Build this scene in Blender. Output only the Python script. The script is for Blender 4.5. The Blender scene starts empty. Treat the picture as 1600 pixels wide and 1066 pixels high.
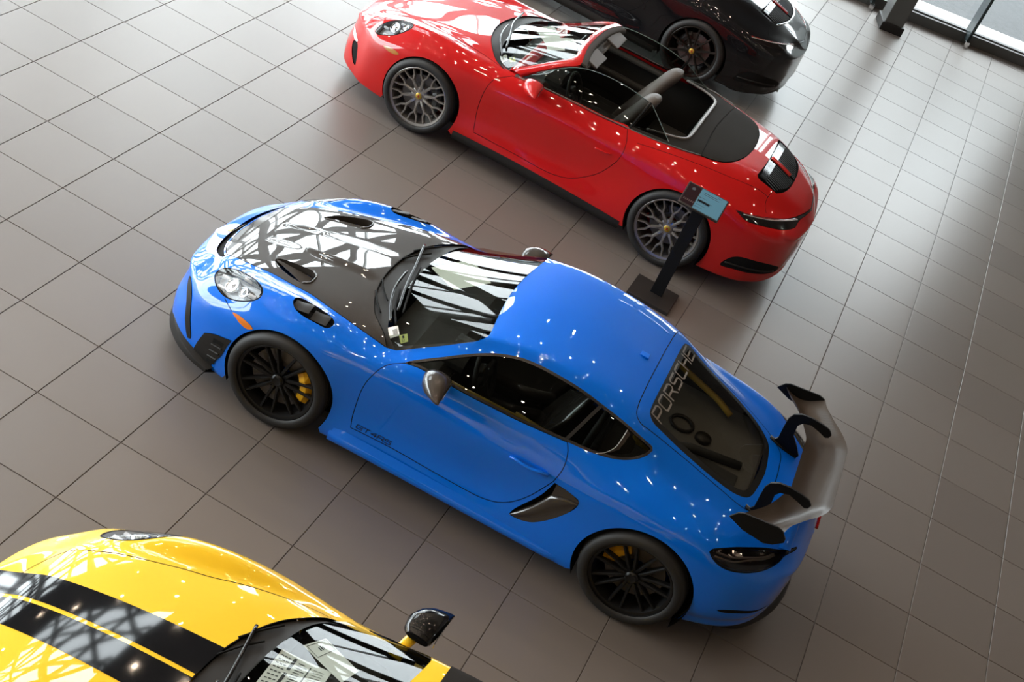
import bpy, bmesh, math, random
import numpy as np
from mathutils import Matrix, Vector
from mathutils.geometry import delaunay_2d_cdt

# ---------------- camera, sky, exposure ----------------
random.seed(7)
SC = bpy.context.scene
COL = SC.collection
CAM_POS = (5.69956333, -7.95159665, 5.88139318)
CAM_R = np.array([[0.86319851, 0.36951976, 0.34401087], [0.48971185, -0.44714176, -0.74849619], [-0.1227625, 0.814567, -0.56693031]])
cam_d = bpy.data.cameras.new('camera'); cam_d.sensor_width = 36.0; cam_d.lens = 2173.06 * 36.0 / 1600.0
cam_d.clip_end = 200
cam = bpy.data.objects.new('camera', cam_d); COL.objects.link(cam)
_m = np.eye(4); _m[:3, :3] = CAM_R.T @ np.diag([1, -1, -1]); _m[:3, 3] = CAM_POS
cam.matrix_world = Matrix(_m.tolist()); SC.camera = cam
SC.view_settings.view_transform = 'Standard'; SC.view_settings.look = 'None'
SC.view_settings.gamma = 1.0; SC.view_settings.use_curve_mapping = False
SC.view_settings.exposure = 0.0
SKY = 18.0
w = bpy.data.worlds.new('overcast_sky'); SC.world = w; w.use_nodes = True
w.node_tree.nodes['Background'].inputs[0].default_value = (0.93, 0.965, 1.0, 1)
w.node_tree.nodes['Background'].inputs[1].default_value = SKY
SC.cycles.max_bounces = 10; SC.cycles.transparent_max_bounces = 16; SC.cycles.use_denoising = True
SC.cycles.sample_clamp_indirect = 8.0; SC.cycles.caustics_reflective = False; SC.cycles.caustics_refractive = False
LAMP = 560.0          # radiance of the recessed ceiling spots

# ---------------- materials ----------------
MATS = {}
def mat(name, col, rough=0.5, metal=0.0, coat=0.0, coat_rough=0.03, emit=None, spec=0.5, alpha=None):
    if name in MATS: return MATS[name]
    m = bpy.data.materials.new(name); m.use_nodes = True; b = m.node_tree.nodes['Principled BSDF']
    b.inputs['Base Color'].default_value = (*col, 1); b.inputs['Roughness'].default_value = rough; b.inputs['Metallic'].default_value = metal
    b.inputs['Coat Weight'].default_value = coat; b.inputs['Coat Roughness'].default_value = coat_rough
    b.inputs['Specular IOR Level'].default_value = spec
    if emit: b.inputs['Emission Color'].default_value = (*emit[0], 1); b.inputs['Emission Strength'].default_value = emit[1]
    MATS[name] = m; return m
def noise_bump(m, scale, strength, dist=0.001, detail=3, colvar=0.0):
    nt = m.node_tree; b = nt.nodes['Principled BSDF']; tc = nt.nodes.new('ShaderNodeTexCoord'); n = nt.nodes.new('ShaderNodeTexNoise')
    n.inputs['Scale'].default_value = scale; n.inputs['Detail'].default_value = detail; nt.links.new(tc.outputs['Object'], n.inputs['Vector'])
    if strength:
        bp = nt.nodes.new('ShaderNodeBump'); bp.inputs['Strength'].default_value = strength; bp.inputs['Distance'].default_value = dist
        nt.links.new(n.outputs['Fac'], bp.inputs['Height']); nt.links.new(bp.outputs['Normal'], b.inputs['Normal'])
    if colvar:
        c = b.inputs['Base Color'].default_value[:3]; r = nt.nodes.new('ShaderNodeValToRGB')
        r.color_ramp.elements[0].position = .3; r.color_ramp.elements[1].position = .7
        r.color_ramp.elements[0].color = (*[v * (1 - colvar) for v in c], 1); r.color_ramp.elements[1].color = (*[v * (1 + colvar) for v in c], 1)
        nt.links.new(n.outputs['Fac'], r.inputs['Fac']); nt.links.new(r.outputs['Color'], b.inputs['Base Color'])
    return m
def paint(name, col, rough=0.42):
    m = mat(name, col, rough, 0.0, 1.0, 0.012, spec=.08); m.node_tree.nodes['Principled BSDF'].inputs['Coat IOR'].default_value = 1.55; return m
def glass(name, tint, refl=1.0):
    if name in MATS: return MATS[name]
    m = bpy.data.materials.new(name); m.use_nodes = True; nt = m.node_tree; nt.nodes.remove(nt.nodes['Principled BSDF'])
    o = nt.nodes['Material Output']; t = nt.nodes.new('ShaderNodeBsdfTransparent'); t.inputs[0].default_value = (*tint, 1)
    g = nt.nodes.new('ShaderNodeBsdfGlossy'); g.inputs['Roughness'].default_value = 0.0; g.inputs[0].default_value = (1, 1, 1, 1)
    f = nt.nodes.new('ShaderNodeFresnel'); ge = nt.nodes.new('ShaderNodeNewGeometry'); ma = nt.nodes.new('ShaderNodeMath'); ma.operation = 'MULTIPLY_ADD'; ma.inputs[1].default_value = 1/1.5 - 1.5; ma.inputs[2].default_value = 1.5
    nt.links.new(ge.outputs['Backfacing'], ma.inputs[0]); nt.links.new(ma.outputs[0], f.inputs['IOR'])      # both faces of a pane reflect alike
    k = nt.nodes.new('ShaderNodeMath'); k.operation = 'MULTIPLY'; k.inputs[1].default_value = refl; k.use_clamp = True
    x = nt.nodes.new('ShaderNodeMixShader'); nt.links.new(f.outputs[0], k.inputs[0]); nt.links.new(k.outputs[0], x.inputs[0])
    nt.links.new(t.outputs[0], x.inputs[1]); nt.links.new(g.outputs[0], x.inputs[2]); nt.links.new(x.outputs[0], o.inputs[0])
    MATS[name] = m; return m
def carbon(name, a, b, scale=260):
    if name in MATS: return MATS[name]
    m = mat(name, a, 0.45, 0.0, 1.0, 0.012, spec=.1); m.node_tree.nodes['Principled BSDF'].inputs['Coat IOR'].default_value = 1.56; nt = m.node_tree; p = nt.nodes['Principled BSDF']
    tc = nt.nodes.new('ShaderNodeTexCoord'); c = nt.nodes.new('ShaderNodeTexChecker'); c.inputs['Scale'].default_value = scale
    c.inputs[1].default_value = (*a, 1); c.inputs[2].default_value = (*b, 1)
    nt.links.new(tc.outputs['Object'], c.inputs['Vector']); nt.links.new(c.outputs['Color'], p.inputs['Base Color'])
    return m
M_BLUE = paint('blue_paint', (0.0, 0.155, 0.80))
M_RED = paint('red_paint', (0.53, 0.008, 0.008))
M_YEL = paint('yellow_paint', (0.92, 0.555, 0.020))
M_BLK = paint('black_paint', (0.005, 0.005, 0.006), 0.3); M_BLK.node_tree.nodes['Principled BSDF'].inputs['Coat Weight'].default_value = .75
M_CARB = carbon('carbon_fibre', (0.034, 0.028, 0.024), (0.050, 0.042, 0.036))
M_CARBW = carbon('satin_carbon', (0.046, 0.035, 0.028), (0.062, 0.049, 0.040)); M_CARBW.node_tree.nodes['Principled BSDF'].inputs['Coat Roughness'].default_value = .2; M_CARBW.node_tree.nodes['Principled BSDF'].inputs['Coat IOR'].default_value = 1.4; M_CARBW.node_tree.nodes['Principled BSDF'].inputs['Coat Weight'].default_value = .35
M_GLOSSBLK = mat('gloss_black', (0.008, 0.008, 0.009), 0.12)
M_STRIPE = mat('black_stripe_film', (0.008, 0.008, 0.009), 0.06, 0, 0, spec=.4)
M_PLAST = noise_bump(mat('black_plastic', (0.016, 0.0145, 0.0135), 0.5, spec=.22), 900, .25, .0005)
M_SATBLK = mat('satin_black', (0.006, 0.006, 0.006), 0.45, spec=.2)
M_MATTE = mat('dark_void', (0.004, 0.004, 0.004), 0.8, spec=.2)
M_SEAM = mat('seam_gap', (0.003, 0.003, 0.004), 0.8, spec=.15)
M_RUBBER = noise_bump(mat('tyre_rubber', (0.013, 0.0125, 0.0125), 0.62), 400, .2, .0006)
M_GLASS = glass('car_glass', (.60, .63, .60), .55)
M_GLASSDK = glass('dark_car_glass', (.30, .315, .295), .8)
M_REARGL = glass('rear_car_glass', (.55, .56, .53), .8)
M_CLEAR = glass('lamp_lens', (.92, .94, .96), .5)
M_TRIM = mat('window_trim', (0.012, 0.010, 0.009), 0.25)
M_RIMBLK = mat('satin_black_wheel', (0.010, 0.010, 0.0105), 0.38, 0.35)
M_RIMGREY = mat('satin_platinum_wheel', (0.40, 0.38, 0.36), 0.33, 0.85)
M_RIMDARK = mat('dark_bronze_wheel', (0.035, 0.030, 0.027), 0.3, 0.7)
M_DISC = mat('brake_disc', (0.20, 0.19, 0.19), 0.45, 0.7)
M_CALY = mat('yellow_caliper', (0.75, 0.40, 0.01), 0.35, 0, .6)
M_CALB = mat('dark_caliper', (0.02, 0.02, 0.02), 0.4)
M_ORANGE = mat('orange_lens', (0.75, 0.20, 0.01), 0.15, 0, 1.0)
M_REDLENS = mat('red_lens', (0.30, 0.008, 0.008), 0.1, 0, 1.0)
M_SMOKE = mat('smoked_lens', (0.012, 0.010, 0.010), 0.08, 0, 1.0)
M_CHROME = mat('chrome', (0.75, 0.75, 0.76), 0.12, 1.0)
M_GOLD = mat('gold_crest', (0.55, 0.36, 0.06), 0.35, .6)
M_LEATH = noise_bump(mat('grey_leather', (0.085, 0.070, 0.063), 0.55), 300, .2, .0005)
M_INT = noise_bump(mat('dark_interior', (0.030, 0.029, 0.028), 0.6), 300, .2, .0005)
M_CAGE = mat('yellow_stitched_trim', (0.45, 0.28, 0.02), 0.45)
M_FABRIC = noise_bump(mat('soft_top_fabric', (0.019, 0.0165, 0.0145), 0.85, spec=.1), 1500, .4, .0006)
M_SILVER = mat('satin_aluminium', (0.45, 0.44, 0.43), 0.3, 0.9)
M_MIRROR = mat('mirror_glass', (0.8, 0.82, 0.83), 0.02, 1.0)
M_PAPER = mat('paper', (0.85, 0.85, 0.82), 0.7)
M_INK = mat('printed_ink', (0.03, 0.03, 0.03), 0.6)
M_LGREEN = mat('yellow_green_label', (0.62, 0.68, 0.22), 0.6)
M_DECAL = mat('grey_lettering', (0.17, 0.15, 0.135), 0.5)
M_DECALBK = mat('dark_lettering', (0.002, 0.006, 0.02), 0.4)

# ---------------- object helpers ----------------
def obj(name, me, parent=None, m=None, loc=None, rot=None):
    o = bpy.data.objects.new(name, me); COL.objects.link(o)
    if parent is not None: o.parent = parent
    if m is not None and me is not None and not me.materials: me.materials.append(m)
    if loc is not None: o.location = loc
    if rot is not None: o.rotation_euler = rot
    return o
def mesh(V, F, m=None, smooth=False, N=None, midx=None):
    me = bpy.data.meshes.new('m'); me.from_pydata([tuple(map(float, v)) for v in V], [], [tuple(int(i) for i in f) for f in F])
    for q in (m if isinstance(m, (list, tuple)) else [m]):
        if q: me.materials.append(q)
    if midx is not None: me.polygons.foreach_set('material_index', np.asarray(midx, dtype=np.int32))
    if smooth:
        me.polygons.foreach_set('use_smooth', np.ones(len(me.polygons), dtype=bool))
        if N is not None: me.normals_split_custom_set_from_vertices([tuple(map(float, n)) for n in N])
    me.update(); return me
def tag(o, label, cat, group=None):
    o['label'] = label; o['category'] = cat
    if group: o['group'] = group
    return o
def struct(o): o['kind'] = 'structure'; return o
def empty(name, loc, rz=0):
    o = bpy.data.objects.new(name, None); COL.objects.link(o); o.location = loc; o.rotation_euler = (0, 0, rz); o.empty_display_size = .2; return o
class MB:                                   # collects simple shapes into one mesh
    def __init__(s): s.V = []; s.F = []
    def add(s, V, F):
        n = len(s.V); s.V += [tuple(v) for v in V]; s.F += [tuple(i + n for i in f) for f in F]; return s
    def box(s, c, d, R=None, bev=0.0):
        c = np.array(c, float); h = np.array(d, float) / 2
        if bev <= 0:
            V = np.array([[x, y, z] for x in (-1, 1) for y in (-1, 1) for z in (-1, 1)]) * h
            F = [(0, 1, 3, 2), (4, 6, 7, 5), (0, 4, 5, 1), (2, 3, 7, 6), (0, 2, 6, 4), (1, 5, 7, 3)]
        else:
            bm = bmesh.new(); bmesh.ops.create_cube(bm, size=1)
            for v in bm.verts: v.co = Vector((v.co.x * h[0] * 2, v.co.y * h[1] * 2, v.co.z * h[2] * 2))
            bmesh.ops.bevel(bm, geom=bm.edges[:], offset=bev, segments=2, affect='EDGES', profile=.6)
            bm.verts.index_update(); V = np.array([v.co[:] for v in bm.verts]); F = [tuple(v.index for v in f.verts) for f in bm.faces]; bm.free()
        if R is not None: V = V @ np.array(R).T
        return s.add(V + c, F)
    def tube(s, P, r, n=10, caps=True, flat=(1, 1)):
        P = np.array(P, float); r = np.broadcast_to(np.asarray(r, float), (len(P),)); T = np.gradient(P, axis=0); T /= np.linalg.norm(T, axis=1, keepdims=True) + 1e-12
        u = np.cross(T[0], (0, 0, 1.)); u = u if np.linalg.norm(u) > .1 else np.cross(T[0], (0, 1., 0)); u /= np.linalg.norm(u)
        V = []; 
        for i in range(len(P)):
            u = u - T[i] * (u @ T[i]); u /= np.linalg.norm(u); w_ = np.cross(T[i], u)
            for k in range(n):
                a = 2 * math.pi * k / n; V.append(P[i] + r[i] * (math.cos(a) * u * flat[0] + math.sin(a) * w_ * flat[1]))
        F = [(i*n + k, i*n + (k+1) % n, (i+1)*n + (k+1) % n, (i+1)*n + k) for i in range(len(P)-1) for k in range(n)]
        if caps: F += [tuple(range(n))[::-1], tuple((len(P)-1)*n + k for k in range(n))]
        return s.add(V, F)
    def lathe(s, prof, axis_y=True, n=48, c=(0, 0, 0), closed=False):      # prof: (radius, offset along Y)
        V = []; c = np.array(c, float)
        for k in range(n):
            a = 2 * math.pi * k / n
            for r, y in prof: V.append(c + np.array([r * math.cos(a), y, r * math.sin(a)]))
        p = len(prof); F = []
        for k in range(n):
            for i in range(p if closed else p - 1):
                j = (i + 1) % p; F.append((k*p + i, k*p + j, ((k+1) % n)*p + j, ((k+1) % n)*p + i))
        return s.add(V, F)
    def prism(s, P, d):                       # closed outline P (3-D points, planar) extruded by vector d
        P = np.array(P, float); n = len(P); V = np.concatenate([P, P + np.array(d)])
        return s.add(V, [tuple(range(n))[::-1], tuple(range(n, 2*n))] + [(i, (i+1) % n, n + (i+1) % n, n + i) for i in range(n)])
    def grid(s, G):                           # G: a x b x 3 array of points
        a, b = G.shape[:2]; return s.add(G.reshape(-1, 3), [(i*b + j, (i+1)*b + j, (i+1)*b + j + 1, i*b + j + 1) for i in range(a-1) for j in range(b-1)])
    def mesh(s, m=None, smooth=False): return mesh(s.V, s.F, m, smooth)
    def build(s, name, m=None, parent=None, smooth=False, bevel=0, **k):
        o = obj(name, s.mesh(m, smooth), parent, **k)
        if bevel: b = o.modifiers.new('bevel', 'BEVEL'); b.width = bevel; b.segments = 2; b.limit_method = 'ANGLE'
        return o
def autosmooth(o, ang=35):
    me = o.data; me.set_sharp_from_angle(angle=math.radians(ang)); return o
def catmull(P, closed=False, step=.02):
    P = np.array(P, float); n = len(P)
    if n < 3 and not closed: 
        k = max(2, int(np.linalg.norm(P[1] - P[0]) / step) + 1); return P[0] + (P[1] - P[0]) * np.linspace(0, 1, k)[:, None]
    out = []
    for i in range(n if closed else n - 1):
        p1, p2 = P[i], P[(i+1) % n]; p0 = P[i-1] if (i > 0 or closed) else 2*p1 - p2; p3 = P[(i+2) % n] if (i + 2 < n or closed) else 2*p2 - p1
        d0, d1, d2 = [max(np.linalg.norm(b - a), 1e-6)**.5 for a, b in ((p0, p1), (p1, p2), (p2, p3))]
        m1 = (p1 - p0)/d0 - (p2 - p0)/(d0 + d1) + (p2 - p1)/d1; m2 = (p2 - p1)/d1 - (p3 - p1)/(d1 + d2) + (p3 - p2)/d2; m1 *= d1; m2 *= d1
        k = max(1, int(round(np.linalg.norm(p2 - p1) / step)))
        t = np.linspace(0, 1, k, endpoint=False)[:, None]; t2 = t*t; t3 = t2*t
        out.append((2*t3 - 3*t2 + 1)*p1 + (t3 - 2*t2 + t)*m1 + (-2*t3 + 3*t2)*p2 + (t3 - t2)*m2)
    if not closed: out.append(P[-1:])
    return np.concatenate(out)
# ---- smooth half-body surface: interpolating bicubic B-spline ----
def pchip(xs, ys, xq):
    xs = np.asarray(xs, float); ys = np.asarray(ys, float); xq = np.asarray(xq, float)
    h = np.diff(xs); d = np.diff(ys) / h; m = np.zeros(len(xs))
    for i in range(1, len(xs) - 1):
        if d[i-1] * d[i] > 0:
            w1 = 2 * h[i] + h[i-1]; w2 = h[i] + 2 * h[i-1]
            m[i] = (w1 + w2) / (w1 / d[i-1] + w2 / d[i])
    m[0] = d[0]; m[-1] = d[-1]
    i = np.clip(np.searchsorted(xs, xq) - 1, 0, len(xs) - 2)
    t = np.clip((xq - xs[i]) / h[i], 0, 1); t2 = t * t; t3 = t2 * t
    return (2*t3 - 3*t2 + 1) * ys[i] + (t3 - 2*t2 + t) * h[i] * m[i] + (-2*t3 + 3*t2) * ys[i+1] + (t3 - t2) * h[i] * m[i+1]

def bbasis(u, n):
    i = np.clip(np.floor(u).astype(int), 0, n - 2); f = u - i
    w = np.stack([(1-f)**3, 3*f**3 - 6*f**2 + 4, -3*f**3 + 3*f**2 + 3*f + 1, f**3], -1) / 6
    d = np.stack([-(1-f)**2, 3*f**2 - 4*f, -3*f**2 + 2*f + 1, f**2], -1) / 2
    return i, w, d

class Surf:
    def __init__(s, grid, alpha=1.0):           # grid N x K x 3 (half body, y >= 0), k=0 underside centre .. K-1 top centre
        g = np.asarray(grid, float); N, K = g.shape[:2]; s.N, s.K = N, K
        c = g.copy()
        for it in range(40):
            p = s.pad(c)
            e = (p[:-2] + 4*p[1:-1] + p[2:]) / 6; e = (e[:, :-2] + 4*e[:, 1:-1] + e[:, 2:]) / 6
            c = c + alpha * (g - e)
            c[:, 0, 1] = 0; c[:, -1, 1] = 0
            if it > 12 and alpha < 1: break
        s.P = s.pad(c)
    def pad(s, c):
        p = np.concatenate([2*c[:1] - c[1:2], c, 2*c[-1:] - c[-2:-1]], 0)
        M = np.array([1., -1., 1.])
        return np.concatenate([p[:, 1:2] * M, p, p[:, -2:-1] * M], 1)
    def ev(s, a, b, der=False):
        a = np.clip(np.asarray(a, float), 0, s.N - 1); b = np.clip(np.asarray(b, float), 0, s.K - 1)
        i, wa, da = bbasis(a, s.N); j, wb, db = bbasis(b, s.K)
        Q = s.P[i[..., None, None] + np.arange(4)[:, None], j[..., None, None] + np.arange(4)[None, :]]
        X = np.einsum('...i,...j,...ijk->...k', wa, wb, Q)
        if not der: return X
        return X, np.einsum('...i,...j,...ijk->...k', da, wb, Q), np.einsum('...i,...j,...ijk->...k', wa, db, Q)
    def normal(s, a, b):
        X, A, B = s.ev(a, b, True); n = np.cross(A, B); l = np.linalg.norm(n, axis=-1, keepdims=True)
        n = n / np.maximum(l, 1e-12)
        return n
    def solve(s, pts, w=(1, 1, 1), trange=None, proj=None):
        # parameters (a,b) of the surface points nearest to pts in the weighted coordinates
        pts = np.asarray(pts, float); t0, t1 = trange or (0, s.K - 1)
        ga, gb = np.meshgrid(np.linspace(0, s.N - 1, s.N * 4), np.linspace(t0, t1, int((t1 - t0) * 6) + 2), indexing='ij')
        ga, gb = ga.ravel(), gb.ravel(); F = proj or (lambda X: X * np.asarray(w, float))
        G = F(s.ev(ga, gb)); T = pts if proj else pts * np.asarray(w, float)
        a = np.empty(len(pts)); b = np.empty(len(pts))
        for k, q in enumerate(T):
            m = np.argmin(((G - q)**2).sum(-1)); a[k], b[k] = ga[m], gb[m]
        e = 1e-4
        for it in range(12):
            X = F(s.ev(a, b)); r = T - X
            Ja = (F(s.ev(a + e, b)) - F(s.ev(a - e, b))) / (2*e); Jb = (F(s.ev(a, b + e)) - F(s.ev(a, b - e))) / (2*e)
            A = (Ja*Ja).sum(-1) + 1e-9; B = (Ja*Jb).sum(-1); D = (Jb*Jb).sum(-1) + 1e-9
            ra = (Ja*r).sum(-1); rb = (Jb*r).sum(-1); det = A*D - B*B + 1e-15
            a = np.clip(a + np.clip((D*ra - B*rb)/det, -.7, .7), 0, s.N - 1); b = np.clip(b + np.clip((A*rb - B*ra)/det, -.7, .7), t0, t1)
        return np.stack([a, b], -1)

def body_from_keys(xs, lines):
    # lines: list over k of (ykeys, zkeys): dict-like lists [(x, value), ...]
    g = np.zeros((len(xs), len(lines), 3))
    for k, (yk, zk) in enumerate(lines):
        g[:, k, 0] = xs
        g[:, k, 1] = pchip(*zip(*yk), xs) if isinstance(yk, list) else yk
        g[:, k, 2] = pchip(*zip(*zk), xs) if isinstance(zk, list) else zk
    g[0, :, 1] = 0; g[-1, :, 1] = 0             # nose and tail close on the centre plane
    return g
X718 = [-.985,-.975,-.955,-.925,-.885,-.835,-.77,-.69,-.60,-.50,-.39,-.27,-.14,0,.14,.28,.42,.56,.70,.84,.98,1.12,1.27,1.43,1.60,1.77,1.93,2.08,2.22,2.36,2.5,2.63,2.76,2.88,2.98,3.07,3.15,3.22,3.28,3.33,3.375,3.41,3.435,3.452,3.462,3.468]
W718 = [(-.985,.02),(-.975,.20),(-.955,.37),(-.925,.49),(-.885,.575),(-.835,.64),(-.77,.70),(-.69,.755),(-.587,.80),(-.4,.855),(-.2,.885),(0,.898),(.25,.89),(.5,.872),(.9,.866),(1.4,.873),(1.8,.885),(2.1,.903),(2.45,.911),(2.75,.905),(2.95,.885),(3.1,.85),(3.22,.79),(3.31,.70),(3.375,.58),(3.42,.44),(3.45,.26),(3.462,.12),(3.468,.02)]
def sc(keys, f): return [(x, v*f) for x, v in keys]
def mulw(keys):   # fraction of the half width
    xs = sorted(set([x for x, _ in keys] + [x for x, _ in W718]))
    return [(x, float(pchip(*zip(*keys), x) * pchip(*zip(*W718), x))) for x in xs]
L718 = [
 (0., [(-.985,.20),(-.9,.13),(-.5,.12),(2.6,.13),(3,.20),(3.3,.28),(3.468,.38)]),
 (mulw([(-.985,.8),(-.5,.8),(3.468,.8)]), [(-.985,.20),(-.9,.13),(-.5,.12),(2.6,.13),(3,.20),(3.3,.28),(3.468,.38)]),
 (mulw([(-.985,.97),(-.9,.98),(-.5,.98),(.4,.985),(1.5,1.0),(2.1,.99),(3.0,.95),(3.468,.95)]), [(-.985,.22),(-.9,.15),(-.5,.14),(.5,.15),(2.1,.185),(2.7,.22),(2.9,.265),(3.1,.305),(3.3,.355),(3.468,.40)]),
 (mulw([(-.985,1),(-.5,1.0),(.4,1.0),(1.0,.995),(1.6,1.0),(2.1,.995),(3.0,.98),(3.468,1)]), [(-.985,.29),(-.5,.26),(.5,.25),(2.1,.28),(2.9,.335),(3.1,.37),(3.3,.415),(3.468,.45)]),
 (mulw([(-.985,1),(-.5,1.0),(0,1.0),(.4,.985),(.8,.965),(1.4,.96),(1.9,.985),(2.3,1.0),(3.0,.995),(3.468,1)]), [(-.985,.36),(-.5,.42),(0,.45),(.5,.44),(1,.42),(2,.46),(2.5,.48),(3.0,.47),(3.3,.49),(3.468,.52)]),
 (mulw([(-.985,1),(-.8,.98),(-.5,.975),(-.2,.985),(0,.99),(.5,.995),(1.,.995),(1.5,.995),(2,.99),(2.5,.99),(2.9,.985),(3.2,.98),(3.468,1)]), [(-.985,.42),(-.8,.49),(-.5,.56),(-.2,.62),(0,.65),(.5,.67),(1,.68),(1.8,.69),(2.484,.69),(3.0,.65),(3.3,.62),(3.468,.58)]),
 (mulw([(-.985,1),(-.8,.92),(-.5,.90),(-.2,.92),(0,.93),(.5,.965),(1.,.97),(1.6,.965),(2,.955),(2.5,.945),(2.9,.93),(3.2,.92),(3.468,1)]), [(-.985,.46),(-.9,.51),(-.8,.545),(-.5,.645),(-.2,.735),(0,.775),(.3,.80),(.6,.80),(1,.80),(1.6,.81),(2,.825),(2.3,.845),(2.6,.845),(3.0,.785),(3.2,.73),(3.35,.68),(3.468,.62)]),
 (mulw([(-.985,1),(-.8,.80),(-.5,.785),(-.2,.80),(0,.815),(.3,.85),(.6,.895),(.8,.905),(1.2,.915),(1.6,.90),(1.9,.87),(2.2,.83),(2.5,.815),(2.9,.80),(3.2,.79),(3.468,1)]), [(-.985,.48),(-.9,.535),(-.8,.565),(-.65,.645),(-.5,.725),(-.36,.79),(-.2,.835),(-.05,.857),(.1,.865),(.3,.852),(.45,.84),(.6,.845),(.75,.88),(1,.912),(1.4,.935),(1.8,.958),(2.05,.968),(2.3,.96),(2.55,.93),(2.8,.88),(3.0,.83),(3.2,.785),(3.35,.73),(3.468,.64)]),
 ([(-.985,.02),(-.955,.22),(-.9,.36),(-.8,.42),(-.65,.49),(-.4,.56),(0,.635),(.3,.685),(.5,.715),(.65,.705),(.8,.665),(1.0,.625),(1.2,.60),(1.5,.60),(1.8,.61),(2.0,.62),(2.2,.635),(2.4,.64),(2.7,.62),(3.0,.56),(3.2,.48),(3.35,.36),(3.43,.22),(3.468,.015)], [(-.985,.49),(-.9,.555),(-.8,.60),(-.65,.672),(-.4,.762),(-.2,.808),(0,.84),(.3,.862),(.5,.866),(.65,.90),(.8,.985),(1.0,1.095),(1.2,1.15),(1.4,1.172),(1.6,1.17),(1.8,1.148),(2.0,1.108),(2.2,1.05),(2.4,.98),(2.7,.905),(3.0,.84),(3.2,.80),(3.35,.75),(3.468,.65)]),
 ([(-.985,.015),(-.955,.18),(-.9,.29),(-.8,.34),(-.5,.42),(0,.52),(.3,.57),(.5,.60),(.65,.60),(.8,.575),(1.0,.54),(1.2,.515),(1.5,.505),(1.8,.51),(2.05,.51),(2.3,.50),(2.7,.48),(3.0,.43),(3.2,.36),(3.35,.26),(3.43,.15),(3.468,.01)], [(-.985,.495),(-.9,.56),(-.8,.610),(-.65,.682),(-.5,.735),(-.38,.770),(-.2,.808),(0,.845),(.2,.876),(.35,.892),(.45,.905),(.6,.95),(.8,1.043),(1.0,1.158),(1.2,1.218),(1.4,1.246),(1.6,1.248),(1.8,1.230),(2.05,1.181),(2.3,1.075),(2.6,.97),(2.8,.90),(3.0,.84),(3.2,.815),(3.35,.77),(3.468,.655)]),
 ([(-.985,.008),(-.955,.09),(-.9,.145),(-.8,.17),(-.5,.21),(0,.26),(.5,.31),(1.0,.27),(1.5,.25),(2.05,.25),(2.7,.25),(3.0,.22),(3.2,.18),(3.35,.13),(3.43,.075),(3.468,.005)], [(-.985,.50),(-.9,.563),(-.8,.616),(-.65,.690),(-.5,.743),(-.38,.778),(-.2,.820),(0,.858),(.2,.888),(.35,.908),(.45,.927),(.6,.985),(.8,1.08),(1.0,1.178),(1.2,1.232),(1.4,1.257),(1.6,1.258),(1.8,1.240),(2.05,1.194),(2.3,1.11),(2.6,1.0),(2.9,.885),(3.05,.845),(3.2,.825),(3.35,.785),(3.468,.66)]),
 (0., [(-.985,.50),(-.9,.565),(-.8,.618),(-.65,.692),(-.5,.746),(-.38,.781),(-.2,.824),(0,.862),(.2,.892),(.35,.912),(.45,.934),(.6,.995),(.8,1.092),(1.0,1.184),(1.2,1.237),(1.4,1.262),(1.6,1.262),(1.8,1.244),(2.05,1.20),(2.3,1.12),(2.6,1.008),(2.9,.89),(3.05,.85),(3.2,.828),(3.35,.79),(3.468,.66)]),
]

def xmap718(g):
    x=g[:,:,0].copy(); K=g.shape[1]
    k=np.clip((np.arange(K)-3)/2.,0,1)
    r=np.clip((-.62-x)/.3,0,1); r=r*r*(3-2*r)
    x=x+.045*r*k*np.clip((x+1.0)/.09,.15,1)
    d=np.maximum(x-2.75,0); x=x-.118*d*d/(d+.08)
    g[:,:,0]=x; return g
X992 = [-.985,-.975,-.955,-.925,-.885,-.835,-.77,-.69,-.60,-.50,-.39,-.27,-.14,0,.14,.28,.42,.56,.70,.84,.98,1.12,1.27,1.43,1.60,1.77,1.93,2.08,2.22,2.36,2.5,2.64,2.78,2.91,3.02,3.12,3.21,3.29,3.355,3.41,3.45,3.48,3.498,3.508,3.513]
W992 = [(-.985,.02),(-.975,.20),(-.955,.37),(-.925,.47),(-.885,.55),(-.835,.612),(-.77,.675),(-.69,.735),(-.587,.81),(-.4,.865),(-.2,.895),(0,.905),(.25,.897),(.5,.885),(.9,.885),(1.3,.89),(1.7,.897),(2.0,.912),(2.3,.924),(2.6,.926),(2.85,.91),(3.05,.88),(3.2,.835),(3.32,.75),(3.40,.64),(3.45,.51),(3.485,.32),(3.505,.15),(3.513,.02)]
def mulw9(keys):
    xs = sorted(set([x for x, _ in keys] + [x for x, _ in W992]))
    return [(x, float(pchip(*zip(*keys), x) * pchip(*zip(*W992), x))) for x in xs]
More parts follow.
